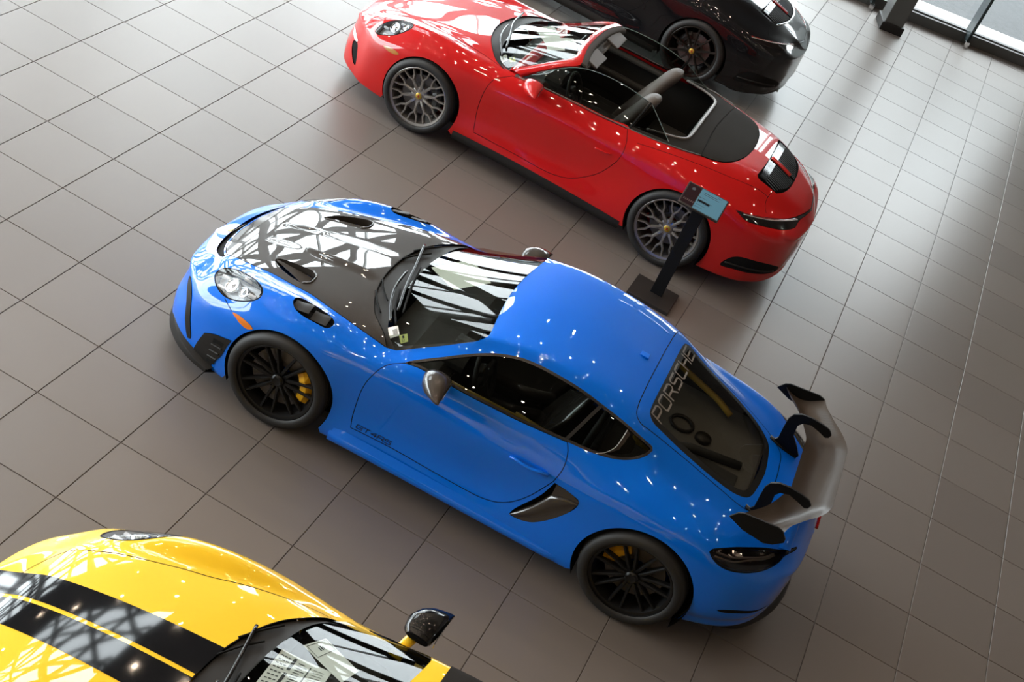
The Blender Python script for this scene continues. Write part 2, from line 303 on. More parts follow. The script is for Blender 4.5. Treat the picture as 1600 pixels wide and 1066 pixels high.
L992 = [
 (0., [(-.985,.22),(-.9,.15),(-.5,.13),(3,.15),(3.3,.2),(3.513,.34)]),
 (mulw9([(-.985,.8),(-.5,.8),(3.513,.8)]), [(-.985,.22),(-.9,.15),(-.5,.13),(3,.15),(3.3,.2),(3.513,.34)]),
 (mulw9([(-.985,.97),(-.9,.98),(-.5,.98),(.4,.985),(1.5,1.0),(2.1,.99),(3.0,.97),(3.513,.95)]), [(-.985,.24),(-.9,.17),(-.5,.15),(.5,.17),(2.1,.19),(2.9,.20),(3.2,.22),(3.4,.28),(3.513,.37)]),
 (mulw9([(-.985,1),(-.5,1.0),(.4,1.0),(1.0,.995),(1.6,1.0),(2.1,.995),(3.0,.985),(3.513,1)]), [(-.985,.31),(-.5,.27),(.5,.26),(2.1,.29),(2.9,.30),(3.2,.32),(3.4,.37),(3.513,.43)]),
 (mulw9([(-.985,1),(-.5,1.0),(0,1.0),(.4,.985),(.8,.968),(1.4,.96),(1.8,.975),(2.15,1.0),(3.0,.995),(3.513,1)]), [(-.985,.38),(-.5,.43),(0,.46),(.5,.45),(1,.43),(2,.48),(2.5,.50),(3.0,.48),(3.3,.48),(3.513,.50)]),
 (mulw9([(-.985,1),(-.8,.98),(-.5,.975),(-.2,.985),(0,.99),(.5,.995),(1.,.99),(1.5,.985),(2,.985),(2.5,.99),(2.9,.985),(3.2,.98),(3.513,1)]), [(-.985,.45),(-.8,.52),(-.5,.59),(-.2,.64),(0,.66),(.5,.68),(1,.69),(1.8,.71),(2.45,.73),(3.0,.68),(3.3,.63),(3.513,.57)]),
 (mulw9([(-.985,1),(-.8,.92),(-.5,.90),(-.2,.92),(0,.93),(.5,.955),(1.,.96),(1.6,.945),(2,.94),(2.5,.945),(2.9,.93),(3.2,.92),(3.513,1)]), [(-.985,.49),(-.9,.545),(-.8,.59),(-.5,.68),(-.2,.755),(0,.785),(.3,.80),(.6,.81),(1,.82),(1.6,.84),(2,.865),(2.3,.87),(2.6,.85),(3.0,.775),(3.2,.72),(3.35,.675),(3.513,.61)]),
 (mulw9([(-.985,1),(-.8,.80),(-.5,.785),(-.2,.80),(0,.815),(.3,.85),(.6,.875),(.8,.885),(1.2,.885),(1.6,.855),(1.9,.84),(2.2,.83),(2.5,.825),(2.9,.81),(3.2,.79),(3.513,1)]), [(-.985,.52),(-.9,.585),(-.8,.64),(-.65,.71),(-.5,.775),(-.3,.84),(-.1,.87),(.1,.87),(.3,.866),(.5,.868),(.7,.89),(1,.92),(1.4,.94),(1.8,.96),(2.1,.96),(2.35,.945),(2.6,.91),(2.9,.85),(3.2,.775),(3.35,.725),(3.513,.63)]),
 ([(-.985,.02),(-.955,.24),(-.9,.40),(-.8,.46),(-.65,.50),(-.4,.55),(0,.61),(.3,.66),(.5,.69),(.7,.70),(1.0,.71),(1.5,.71),(2.0,.69),(2.4,.67),(2.8,.63),(3.1,.56),(3.3,.45),(3.42,.30),(3.48,.17),(3.513,.015)], [(-.985,.53),(-.9,.60),(-.8,.645),(-.65,.695),(-.4,.778),(-.2,.82),(0,.848),(.3,.872),(.5,.88),(.7,.90),(1,.93),(1.4,.95),(1.8,.97),(2.1,.98),(2.4,.972),(2.7,.945),(2.9,.915),(3.1,.855),(3.25,.80),(3.38,.745),(3.513,.64)]),
 ([(-.985,.015),(-.955,.19),(-.9,.31),(-.8,.35),(-.5,.39),(0,.47),(.3,.52),(.5,.55),(1.0,.55),(2.0,.53),(2.7,.48),(3.0,.42),(3.3,.30),(3.43,.2),(3.48,.11),(3.513,.01)], [(-.985,.535),(-.9,.605),(-.8,.652),(-.5,.752),(-.2,.823),(0,.858),(.3,.898),(.5,.908),(.7,.915),(1,.94),(1.4,.96),(1.8,.98),(2.1,.995),(2.4,.995),(2.7,.99),(2.9,.975),(3.1,.918),(3.25,.85),(3.38,.78),(3.513,.645)]),
 ([(-.985,.008),(-.955,.09),(-.9,.155),(-.8,.175),(-.5,.20),(0,.25),(.5,.29),(1.0,.28),(2.0,.27),(2.7,.24),(3.0,.21),(3.3,.15),(3.43,.10),(3.48,.055),(3.513,.005)], [(-.985,.54),(-.9,.61),(-.8,.656),(-.5,.757),(-.2,.831),(0,.868),(.3,.910),(.5,.922),(.7,.93),(1,.95),(1.4,.97),(1.8,.985),(2.1,1.0),(2.4,1.003),(2.7,1.002),(2.9,.988),(3.1,.93),(3.25,.863),(3.38,.79),(3.513,.65)]),
 (0., [(-.985,.54),(-.9,.61),(-.8,.66),(-.5,.762),(-.2,.835),(0,.872),(.3,.914),(.5,.926),(.7,.935),(1,.955),(1.4,.975),(1.8,.99),(2.1,1.003),(2.4,1.007),(2.7,1.006),(2.9,.991),(3.1,.933),(3.25,.866),(3.38,.793),(3.513,.65)]),
]
def xmap992(g):
    x=g[:,:,0].copy(); K=g.shape[1]
    k=np.clip((np.arange(K)-3)/2.,0,1)
    r=np.clip((-.62-x)/.3,0,1); r=r*r*(3-2*r)
    x=x+.045*r*k*np.clip((x+1.0)/.09,.6,1)
    g[:,:,0]=x; return g
# ---------------- car body panels cut from a smooth surface ----------------
MODE = {'xyz': (1, 1, 1), 'side': (1, 0, 1), 'top': (1, 1, 0)}
def nrm(S, ab):
    X, A, B = S.ev(ab[:, 0], ab[:, 1], True); n = np.cross(B, A); return n / (np.linalg.norm(n, axis=-1, keepdims=True) + 1e-12)
def onsurf(S, pts, mode='xyz', tr=None):     # nearest surface point and outward normal (half with y >= 0)
    if mode == 'top' and tr is None: tr = (5.4, S.K - 1)
    P = np.atleast_2d(np.asarray(pts, float)).copy(); sg = np.where(P[:, 1] < 0, -1., 1.); P[:, 1] = np.abs(P[:, 1])
    ab = S.solve(P, MODE[mode], tr); X = S.ev(ab[:, 0], ab[:, 1]); N = nrm(S, ab); X[:, 1] *= sg; N[:, 1] *= sg; return X, N
def outline(S, segs, mode='xyz', tr=None, step=.02):
    if mode == 'top' and tr is None: tr = (5.4, S.K - 1)
    if not isinstance(segs[0][0], (list, tuple)): segs = [segs]
    out = []
    closed = len(segs) == 1 and segs[0][0] != segs[0][-1] and not (abs(segs[0][0][1]) < .004 and abs(segs[0][-1][1]) < .004)
    for sg in segs:
        p = [(q[0], q[1], q[2]) if len(q) == 3 else ((q[0], 0, q[1]) if mode == 'side' else (q[0], q[1], 0)) for q in sg]
        c = catmull(p, closed, step)
        if out and np.linalg.norm(c[0] - out[-1]) < 1e-6: c = c[1:]
        out += list(c)
    P = np.array(out)
    if np.linalg.norm(P[0] - P[-1]) < 1e-6: P = P[:-1]
    ab = S.solve(P, MODE[mode], tr)
    if mode != 'side': ab[np.abs(P[:, 1]) < .004, 1] = S.K - 1
    is_open = (ab[0, 1] >= S.K - 1 - 1e-6) and (ab[-1, 1] >= S.K - 1 - 1e-6)
    return ab, not is_open
def inpoly(q, poly):
    x, y = q[:, 0][:, None], q[:, 1][:, None]; p = poly; r = np.roll(poly, -1, 0)
    with np.errstate(divide='ignore', invalid='ignore'):
        c = ((p[:, 1] > y) != (r[:, 1] > y)) & (x < (r[:, 0] - p[:, 0]) * (y - p[:, 1]) / (r[:, 1] - p[:, 1]) + p[:, 0])
    return c.sum(1) % 2 == 1
def offset(S, ab, d, closed):                # outline moved sideways on the surface; positive = outwards
    X = S.ev(ab[:, 0], ab[:, 1]); T = (np.roll(X, -1, 0) - np.roll(X, 1, 0)) if closed else np.gradient(X, axis=0)
    T /= np.linalg.norm(T, axis=1, keepdims=True) + 1e-12; side = np.cross(nrm(S, ab), T)
    _, A, B = S.ev(ab[:, 0], ab[:, 1], True); AA = (A*A).sum(1); AB = (A*B).sum(1); BB = (B*B).sum(1); dt = AA*BB - AB*AB + 1e-12
    ra = (A*side).sum(1); rb = (B*side).sum(1); D = np.stack([(BB*ra - AB*rb)/dt, (AA*rb - AB*ra)/dt], 1)
    t = ab + D * .004 / 1.0
    sgn = -1. if inpoly(t, ab).mean() > .5 else 1.
    o = ab + D * d * sgn; o[:, 0] = np.clip(o[:, 0], 0, S.N - 1)
    o[:, 1] = np.where((ab[:, 1] >= S.K - 1 - 1e-6) & (not closed), S.K - 1, np.clip(o[:, 1], 0, S.K - 1)); return o
def polyfit_sheet(V, dx=4, dy=2):            # a fair sheet z(x, y^2) through the points: even glass without ripples
    V = np.array(V, float); x0, sx = V[:, 0].mean(), np.ptp(V[:, 0]); x = (V[:, 0] - x0)/sx; y = (V[:, 1]/.7)**2
    ex = [(i, j) for i in range(dx + 1) for j in range(dy + 1) if i + j <= max(dx, dy)]
    A = np.stack([x**i * y**j for i, j in ex], 1); c = np.linalg.lstsq(A, V[:, 2], rcond=None)[0]; V[:, 2] = A @ c
    zx = sum(ck * (i * x**max(i-1, 0) if i else 0*x) * y**j for ck, (i, j) in zip(c, ex))/sx; zy = sum(ck * x**i * (j * y**max(j-1, 0) if j else 0*y) for ck, (i, j) in zip(c, ex)) * 2*V[:, 1]/.49
    N = np.stack([-zx, -zy, np.ones(len(x))], 1); return V, N/np.linalg.norm(N, axis=1, keepdims=True)
class Body:
    def __init__(s, S, na=4, nb=5): s.S = S; s.regs = []; s.lines = []; s.na = na; s.nb = nb
    def reg(s, name, segs, mode='xyz', tr=None, seam=0.0, ring=None, ab=None, step=.02):
        if ab is None: ab, closed = outline(s.S, segs, mode, tr, step)
        else: closed = True
        r = dict(name=name, ab=ab, closed=closed, ring=None)
        if ring: r['ring'] = (ring[0], offset(s.S, ab, -ring[1], closed))
        s.regs.append(r)
        if seam: s.seamline(ab, closed, seam)
        return r
    def seam(s, segs, mode='xyz', tr=None, w=.0025):
        p = [(q[0], q[1], q[2]) if len(q) == 3 else ((q[0], 0, q[1]) if mode == 'side' else (q[0], q[1], 0)) for q in segs]
        P = catmull(p, False, .02); ab = s.S.solve(P, MODE[mode], tr)
        if mode != 'side': ab[np.abs(P[:, 1]) < .004, 1] = s.S.K - 1
        s.seamline(ab, False, w, strip=True)
    def seamline(s, ab, closed, w, strip=False):
        if strip:
            a = offset(s.S, ab, w, False); b = offset(s.S, ab, -w, False); q = np.concatenate([a, b[::-1]])
            s.lines.append(dict(o=q, i=None, mid=ab, closed=False))
        else: s.lines.append(dict(o=offset(s.S, ab, w, closed), i=offset(s.S, ab, -w, closed), mid=ab, closed=closed))
    def cut(s):
        S = s.S; ga, gb = np.meshgrid(np.linspace(0, S.N - 1, (S.N - 1)*s.na + 1), np.linspace(0, S.K - 1, (S.K - 1)*s.nb + 1), indexing='ij')
        G = np.stack([ga.ravel(), gb.ravel()], 1); chains = []; mids = []
        for r in s.regs:
            chains.append((r['ab'], r['closed']))
            if r['ring']: chains.append((r['ring'][1], r['closed']))
        for l in s.lines:
            if l['i'] is None: chains.append((l['o'], True)); chains.append((l['mid'], False)); mids.append(len(chains) - 1)
            else: chains.append((l['o'], l['closed'])); chains.append((l['i'], l['closed'])); chains.append((l['mid'], l['closed'])); mids.append(len(chains) - 1)
        A = np.concatenate([c for c, _ in chains]) if chains else np.zeros((0, 2))
        keep = np.ones(len(G), bool)
        interior = (G[:, 0] > 1e-6) & (G[:, 0] < S.N - 1 - 1e-6) & (G[:, 1] > 1e-6) & (G[:, 1] < S.K - 1 - 1e-6)
        for i in range(0, len(A), 400):
            d = (np.abs(G[:, None, :] - A[None, i:i+400]) * np.array([1., 1.])).max(2).min(1); keep &= ~((d < .055) & interior)
        G = G[keep]; V = [tuple(q) for q in G]; E = []; ismid = {}
        for ci, (c, cl) in enumerate(chains):
            n0 = len(V); V += [tuple(q) for q in c]; n = len(c)
            E += [(n0 + k, n0 + (k+1) % n) for k in range(n if cl else n - 1)]
            if ci in mids:
                for k in range(n): ismid[n0 + k] = 1
        ov, oe, of, oV, _, _ = delaunay_2d_cdt([Vector(v) for v in V], E, [], 0, 1e-5)
        P = np.array([v[:] for v in ov]); F = np.array([f for f in of if len(f) == 3]); c = P[F].mean(1)
        ar = np.abs(np.cross(P[F[:, 1]] - P[F[:, 0]], P[F[:, 2]] - P[F[:, 0]])); F = F[ar > 1e-9]; c = P[F].mean(1)
        cls = np.array(['body'] * len(F), dtype=object); done = np.zeros(len(F), bool)
        for l in s.lines:
            m = inpoly(c, l['o']) if l['i'] is None else (inpoly(c, l['o']) & ~inpoly(c, l['i']))
            cls[m & ~done] = 'seam'; done |= m
        for r in s.regs:
            m = inpoly(c, r['ab']) & ~done; cls[m] = r['name']; done |= m
            if r['ring']: cls[m & ~inpoly(c, r['ring'][1])] = r['ring'][0]
        s.P, s.F, s.cls = P, F, cls
        s.X = S.ev(P[:, 0], P[:, 1]); s.Nn = nrm(S, P)
        bad = ~np.isfinite(s.Nn).all(1) | (np.linalg.norm(s.Nn, axis=1) < .5); s.Nn[bad] = (0, 0, 1)
        dm = np.array([any(i in ismid for i in o) for o in oV]); s.depth = np.where(dm, -.006, 0.)
    def get(s, names, off=0.0, half=0):
        m = np.isin(s.cls, names if isinstance(names, (list, tuple)) else [names]); F = s.F[m]
        if len(F) == 0: return None
        u, inv = np.unique(F, return_inverse=True); F = inv.reshape(-1, 3)
        X = s.X[u] + s.Nn[u] * (off + (s.depth[u] if 'seam' in names else 0))[..., None] if 'seam' in names else s.X[u] + s.Nn[u] * off
        N = s.Nn[u]; mi = np.array([1 if k == 'seam' else 0 for k in s.cls[m]])
        M = np.array([1., -1., 1.]); parts = []
        if half in (0, 1): parts.append((X, F[:, ::-1], N))
        if half in (0, -1): parts.append((X * M, F, N * M))
        V = np.concatenate([p[0] for p in parts]); NN = np.concatenate([p[2] for p in parts]); FF = []; n = 0
        for p in parts: FF.append(p[1] + n); n += len(p[0])
        return V, np.concatenate(FF), NN, np.concatenate([mi] * len(parts))
    def emit(s, names, name, m, parent, off=0.0, half=0, fit=None, disp=None):
        g = s.get(names, off, half)
        if g is None: print('EMPTY', names); return None
        if disp: h_, gy = disp(g[0]); N_ = g[2].copy(); N_[:, 1] -= gy; N_ /= np.linalg.norm(N_, axis=1, keepdims=True); g = (g[0] + g[2]*h_[:, None], g[1], N_, g[3])
        if fit: g = (*polyfit_sheet(g[0], *fit), *g[2:]) if False else (polyfit_sheet(g[0], *fit)[0], g[1], polyfit_sheet(g[0], *fit)[1], g[3])
        return obj(name, mesh(g[0], g[1], m, True, g[2], g[3] if isinstance(m, (list, tuple)) and len(m) > 1 else None), parent)
    def wall(s, r, d0, d1, half=1, flare=0.0):       # strip along a region's outline from height d0 to d1 over the surface
        ab = r['ab']; X = s.S.ev(ab[:, 0], ab[:, 1]); N = nrm(s.S, ab); a = X + N*d0; b = X + N*d1
        if flare: c = X.mean(0); b = b + (c - X) * flare
        M = np.array([1., half, 1.]); n = len(X)
        return np.concatenate([a*M, b*M]), [(i, (i+1) % n, n + (i+1) % n, n + i) for i in range(n if r['closed'] else n - 1)]
def strokes(S, lines, P0, U, V, width, off, mode='xyz', mirror=1, closed_caps=True):
    # flat lettering: stroke polylines in (u, v) laid on the body surface
    mb = MB(); P0, U, V = (np.array(q, float) for q in (P0, U, V))
    for ln in lines:
        L = np.array(ln, float); seg = []
        for k in range(len(L) - 1):
            n = max(1, int(np.linalg.norm(L[k+1] - L[k]) / .25))
            seg += [L[k] + (L[k+1] - L[k]) * q / n for q in range(n)]
        L = np.array(seg + [L[-1]]); T = np.gradient(L, axis=0); T /= np.linalg.norm(T, axis=1, keepdims=True) + 1e-9
        Nn = np.stack([-T[:, 1], T[:, 0]], 1); a = L + Nn * width / 2; b = L - Nn * width / 2
        if closed_caps: a[0] -= T[0]*width/2; b[0] -= T[0]*width/2; a[-1] += T[-1]*width/2; b[-1] += T[-1]*width/2
        Q = np.concatenate([a, b]); W = P0 + Q[:, :1] * U + Q[:, 1:] * V; X, N = onsurf(S, W, mode); X = X + N * off
        if mirror < 0: X = X * np.array([1, -1, 1])
        n = len(L); mb.add(X, [(i, i+1, n + i+1, n + i) for i in range(n - 1)])
    return mb
GLY = {'P': [[(0, 0), (0, 1), (.85, 1), (1, .85), (1, .55), (.85, .42), (0, .42)]], 'O': [[(.12, 0), (0, .12), (0, .88), (.12, 1), (.88, 1), (1, .88), (1, .12), (.88, 0), (.12, 0)]],
 'R': [[(0, 0), (0, 1), (.85, 1), (1, .85), (1, .58), (.85, .44), (0, .44)], [(.62, .44), (1, 0)]], 'S': [[(0, 0), (.88, 0), (1, .12), (1, .42), (.88, .54), (.12, .54), (0, .66), (0, .88), (.12, 1), (1, 1)]],
 'C': [[(1, 0), (.12, 0), (0, .12), (0, .88), (.12, 1), (1, 1)]], 'H': [[(0, 0), (0, 1)], [(1, 0), (1, 1)], [(0, .5), (1, .5)]], 'E': [[(1, 0), (0, 0), (0, 1), (1, 1)], [(0, .5), (.85, .5)]],
 'G': [[(1, .8), (1, .88), (.88, 1), (.12, 1), (0, .88), (0, .12), (.12, 0), (1, 0), (1, .48), (.5, .48)]], 'T': [[(.5, 0), (.5, 1)], [(0, 1), (1, 1)]], '4': [[(.8, 0), (.8, 1), (0, .32), (1, .32)]]}
def word(txt, w=1.25, gap=.42):
    out = []; x = 0
    for ch in txt:
        if ch == ' ': x += .6; continue
        out += [[(x + u*w, v) for u, v in l] for l in GLY[ch]]; x += w + gap
    return out, x - gap

# ---------------- wheels ----------------
def wheel(parent, loc, R, rim_r, width, style, side):
    # side -1: outer face looks to -Y.  The rim is the part; tyre, spokes, hub cap are its pieces.
    m = {'gt': M_RIMBLK, 'carrera': M_RIMGREY, 'ten': M_RIMDARK}[style]; h = width / 2; q = side
    prof = [(rim_r + .004, .0), (rim_r + .012, .004), (rim_r + .010, .012), (rim_r - .012, .018), (rim_r - .022, .05), (rim_r - .026, width - .02), (rim_r + .012, width)]
    mb = MB().lathe([(r, q*(h - y)) for r, y in prof], n=64); o = mb.build('wheel', m, parent, True, loc=loc); autosmooth(o, 40)
    s_ = R - rim_r
    tp = [(rim_r + .008, h - .004), (rim_r + .012, h + .004), (rim_r + s_*.35, h + .012), (rim_r + s_*.7, h + .008), (R - .012, h - .006), (R - .003, h - .022)]
    for gx in (.62, .3, -.3, -.62):
        g = h*gx; tp += [(R, g + .008), (R - .007, g + .006), (R - .007, g - .006), (R, g - .008)]
    tp += [(R - .003, -h + .022), (R - .012, -h + .006), (rim_r + s_*.6, -h - .01), (rim_r + .008, -h + .004)]
    t = MB().lathe([(r, q*y) for r, y in tp], n=64).build('tyre', M_RUBBER, o, True); autosmooth(t, 50)
    face = q*(h - .022)
    def spoke_mesh(P, ws, ds):               # flat bar with tapering width through points (radius, tangential, depth)
        mb = MB(); V = []; P = np.array(P, float); n = len(P); T = np.gradient(P[:, :2], axis=0); T /= np.linalg.norm(T, axis=1, keepdims=True)
        for i in range(n):
            s2 = np.array([-T[i, 1], T[i, 0]]); 
            for a, b in ((-.5, -.25), (-.28, 0), (.28, 0), (.5, -.25), (.5, -1), (-.5, -1)):
                p = P[i, :2] + s2 * a * ws[i]; V.append((p[0], face + q*(P[i, 2] + b*ds[i]), p[1]))
        F = [(i*6 + k, i*6 + (k+1) % 6, (i+1)*6 + (k+1) % 6, (i+1)*6 + k) for i in range(n-1) for k in range(6)] + [tuple(range(6))[::-1], tuple((n-1)*6 + k for k in range(6))]
        mb.add(V, F); return mb
    hubr = .062
    if style == 'gt':
        n = 7; mb = MB(); dz = -.012
        for sg in (-1, 1):
            mb2 = spoke_mesh([(.045, sg*.006, dz - .012), (.085, sg*.020, dz), (.15, sg*.040, dz + .002), (rim_r - .012, sg*.070*rim_r/.25, .0)], [.030, .024, .019, .017], [.05, .045, .035, .03]); mb.add(mb2.V, mb2.F)
    elif style == 'carrera':
        n = 10; mb = spoke_mesh([(.04, 0, -.02), (.09, 0, -.006), (.155, 0, -.004)], [.036, .027, .024], [.05, .04, .03])
        for sg in (-1, 1):
            mb2 = spoke_mesh([(.150, 0, -.004), (.19, sg*.030, -.003), (rim_r - .006, sg*.046, .004)], [.020, .017, .015], [.03, .028, .028]); mb.add(mb2.V, mb2.F)
    else:
        n = 10; mb = spoke_mesh([(.04, 0, -.016), (.10, 0, -.004), (.18, 0, -.001), (rim_r - .006, 0, .003)], [.032, .022, .018, .026], [.05, .045, .035, .03])
    me = mb.mesh(m)
    for k in range(n): obj('spoke', me, o, rot=(0, 2*math.pi*k/n + .25, 0))
    if style == 'gt':
        c = MB().lathe([(.0, face - q*.004), (.022, face - q*.004), (.030, face - q*.0), (.036, face - q*.004), (.043, face - q*.012), (.046, face - q*.05), (.07, face - q*.055)], n=36).build('centre_lock_nut', m, o, True); autosmooth(c, 30)
        mb = MB()
        for k in range(6):
            a = k*math.pi/3; mb.box((.033*math.cos(a), face - q*.001, .033*math.sin(a)), (.01, .006, .006), [[math.cos(a), 0, -math.sin(a)], [0, 1, 0], [math.sin(a), 0, math.cos(a)]])
        mb.build('nut_teeth', m, o)['kind'] = 'stuff'
    else:
        c = MB().lathe([(.0, face - q*.008), (.030, face - q*.010), (.034, face - q*.016), (.055, face - q*.018), (.078, face - q*.028), (.08, face - q*.06)], n=40).build('hub', m, o, True); autosmooth(c, 30)
        MB().lathe([(.0, face - q*.004), (.024, face - q*.005), (.030, face - q*.010)], n=28).build('crest_cap', M_GOLD if style == 'carrera' else M_GOLD, o, True)
        cm = MB().box((0, face - q*.0035, 0), (.014, .002, .020), bev=.001).mesh(M_REDLENS); obj('crest_shield', cm, o)
        bolt = MB().lathe([(0, face - q*.028), (.010, face - q*.028), (.0125, face - q*.016), (.014, face - q*.0155)], n=12).mesh(M_MATTE)
        for k in range(5): obj('bolt_hole', bolt, o, loc=(.056*math.cos(k*2*math.pi/5 + .3), 0, .056*math.sin(k*2*math.pi/5 + .3)))
    return o
def brakes(parent, loc, side, colour, rear=False, r=.19):
    q = side; x, y, z = loc; yy = y + q*.03
    d = MB().lathe([(.07, q*.0), (.075, q*.006), (r*.55, q*.006), (r*.56, q*.0), (r*.58, q*.012), (r, q*.012), (r, -q*.012), (r*.58, -q*.012), (.07, -q*.01)], n=48).build('brake_disc', M_DISC, parent, True, loc=(x, yy, z)); autosmooth(d, 30)
    mb = MB(); cs = 1 if not rear else -1; n = 9; G = []
    for k in range(n):
        a = math.radians(-34 + 68*k/(n-1)) * 1.0; bulge = .010*math.sin(math.pi*k/(n-1)) + (.006 if k in (2, 6) else 0)
        ring = [(r - .062, .020), (r - .050, .046 + bulge), (r - .01, .050 + bulge), (r + .022, .034), (r + .024, -.03), (r - .05, -.03)]
        G.append([(cs*rr*math.cos(a), q*yy_, rr*math.sin(a)) for rr, yy_ in ring])
    mb.grid(np.array([g + [g[0]] for g in G])); mb.add(G[0], [tuple(range(6))]); mb.add(G[-1], [tuple(range(6))[::-1]])
    c = mb.build('brake_caliper', colour, parent, loc=(x, yy, z), rot=(0, math.radians(-12 if not rear else 28), 0)); c['label'] = 'brake caliper seen through the wheel spokes'
    del c['label']
    return d, c
# ---------------- 718 body ----------------
WIN718 = [[(.705, .876), (.796, .893), (.972, .903), (1.136, .909), (1.295, .916), (1.455, .923), (1.607, .934), (1.773, .947), (1.884, .953), (1.988, .964), (2.066, .977), (2.128, .993), (2.183, 1.014), (2.222, 1.036), (2.236, 1.055),
          (2.225, 1.068), (2.174, 1.087), (2.1, 1.110), (2.012, 1.133), (1.913, 1.153), (1.82, 1.169), (1.745, 1.181), (1.65, 1.190), (1.543, 1.194), (1.423, 1.193), (1.309, 1.181), (1.204, 1.152), (1.10, 1.110), (.99, 1.053), (.882, .986), (.763, .914)]]
HOOD718 = [(-.812, 0., .592), (-.806, .054, .596), (-.795, .173, .602), (-.76, .29, .62), (-.715, .37, .645), (-.675, .40, .664), (-.61, .422, .695), (-.50, .46, .735), (-.34, .497, .782), (-.17, .54, .81), (-.05, .565, .829), (.11, .62, .853), (.233, .655, .861), (.337, .682, .867), (.46, .707, .87), (.555, .722, .867)]
COWLF = [(.555, .722, .867), (.50, .66, .892), (.448, .61, .901), (.374, .531, .90), (.314, .425, .898), (.277, .32, .897), (.252, .22, .896), (.238, .10, .896), (.234, 0., .896)]
GLASSB = [(.405, 0., .92), (.412, .22, .92), (.430, .38, .919), (.452, .50, .915), (.49, .60, .91), (.55, .675, .895), (.615, .718, .88)]
GLASSS = [(.615, .718, .88), (.727, .680, .948), (.856, .644, 1.027), (.95, .618, 1.09), (1.03, .592, 1.146), (1.062, .555, 1.176), (1.062, .497, 1.182), (1.046, .368, 1.183), (1.030, .226, 1.185), (1.019, .093, 1.189), (1.016, 0., 1.19)]
HEAD718 = [(-.66, .591, .642), (-.648, .553, .653), (-.606, .545, .686), (-.540, .556, .716), (-.444, .606, .758), (-.36, .667, .793), (-.307, .708, .801), (-.286, .735, .793), (-.284, .757, .77), (-.303, .770, .743), (-.35, .776, .708), (-.418, .771, .668), (-.488, .756, .642), (-.545, .731, .635), (-.60, .690, .637), (-.64, .64, .640)]
DOOR718 = [[(.70, .872), (.605, .818), (.561, .731), (.537, .62), (.533, .50), (.541, .37), (.556, .300)], [(.556, .300), (.70, .302), (.858, .303), (1.127, .300), (1.417, .307), (1.493, .317), (1.57, .342), (1.632, .385), (1.682, .443), (1.731, .526), (1.775, .625), (1.812, .712)], [(1.812, .712), (1.826, .80), (1.820, .861), (1.802, .91), (1.776, .946)],
           [(1.776, .946), (1.607, .934), (1.455, .923), (1.295, .916), (1.136, .909), (.972, .903), (.796, .893), (.70, .872)]]
INTAKE = [[(1.663, .313), (1.672, .350), (1.70, .406), (1.745, .489), (1.783, .571), (1.806, .646), (1.822, .705)], [(1.822, .705), (1.892, .703), (1.955, .694), (1.992, .685), (2.004, .662), (2.0, .621), (1.973, .558), (1.922, .473), (1.865, .399), (1.807, .347), (1.75, .322), (1.70, .313), (1.663, .313)]]
TAIL718 = [(2.799, .86, .796), (2.806, .852, .814), (2.866, .808, .832), (2.981, .702, .828), (3.093, .594, .811), (3.16, .535, .796), (3.225, .47, .781), (3.30, .35, .758), (3.285, .39, .752), (3.225, .52, .768), (3.208, .59, .769), (3.17, .672, .763), (3.12, .742, .755), (3.045, .807, .745), (2.965, .844, .735), (2.905, .859, .738), (2.854, .865, .756), (2.817, .864, .779)]
FVENT = [(-.085, .70, .85), (-.06, .675, .845), (-.02, .672, .846), (.07, .688, .855), (.16, .712, .862), (.20, .737, .861), (.208, .768, .852), (.19, .797, .84), (.11, .80, .832), (-.005, .787, .828), (-.06, .765, .84), (-.085, .735, .848)]

def arch_ab(S, xc, zc, r, a0=-24, a1=204, rx=1.0):
    A = np.radians(np.linspace(a1, a0, 60)); P = np.stack([xc + r*rx*np.cos(A), 0*A, zc + r*np.sin(A)], 1)
    ab = S.solve(P, MODE['side'], (1.3, 7.2))
    return np.concatenate([[[ab[0, 0], .8]], ab, [[ab[-1, 0], .8]]])
def surf718():
    return Surf(xmap718(body_from_keys(np.array(X718), L718)))
def wheel_well(parent, x, r, m, y0=.50, y1=.885, zc=.34, rx=1.0):
    for s in (-1, 1):
        A = np.radians(np.linspace(-30, 210, 30)); ys = [y1, y1 - .035, y0]; rs = [r, r + .004, r + .01]
        G = np.array([[(x + rr*rx*math.cos(a), s*y, zc + rr*math.sin(a)) for y, rr in zip(ys, rs)] for a in A])
        mb = MB().grid(G); c = [(x, s*y0, zc)] + [tuple(g[-1]) for g in G]; mb.add(c, [(0, i, i+1) for i in range(1, len(c) - 1)])
        mb.build('wheel_well', m, parent, True)
def lens_pocket(B, r, parent, depth, half, m_bowl, name='lamp_housing', flare=.12):
    # floor of the lamp and its side wall
    g = B.get(r['name'], -depth, half); W = B.wall(r, -.004, -depth, half)
    mb = MB(); mb.add(g[0], g[1]); mb.add(*W); return mb.build(name, m_bowl, parent)
def windscreen_quad(S, pts, off, mode='xyz', n=6):
    # a sheet lying against the windscreen: four corners, conforming to the glass
    c = np.array(pts, float); u, v = np.meshgrid(np.linspace(0, 1, n), np.linspace(0, 1, n), indexing='ij'); u = u[..., None]; v = v[..., None]
    G = (1-u)*(1-v)*c[0] + u*(1-v)*c[1] + u*v*c[2] + (1-u)*v*c[3]; X, N = onsurf(S, G.reshape(-1, 3), mode); return (X + N*off).reshape(n, n, 3)
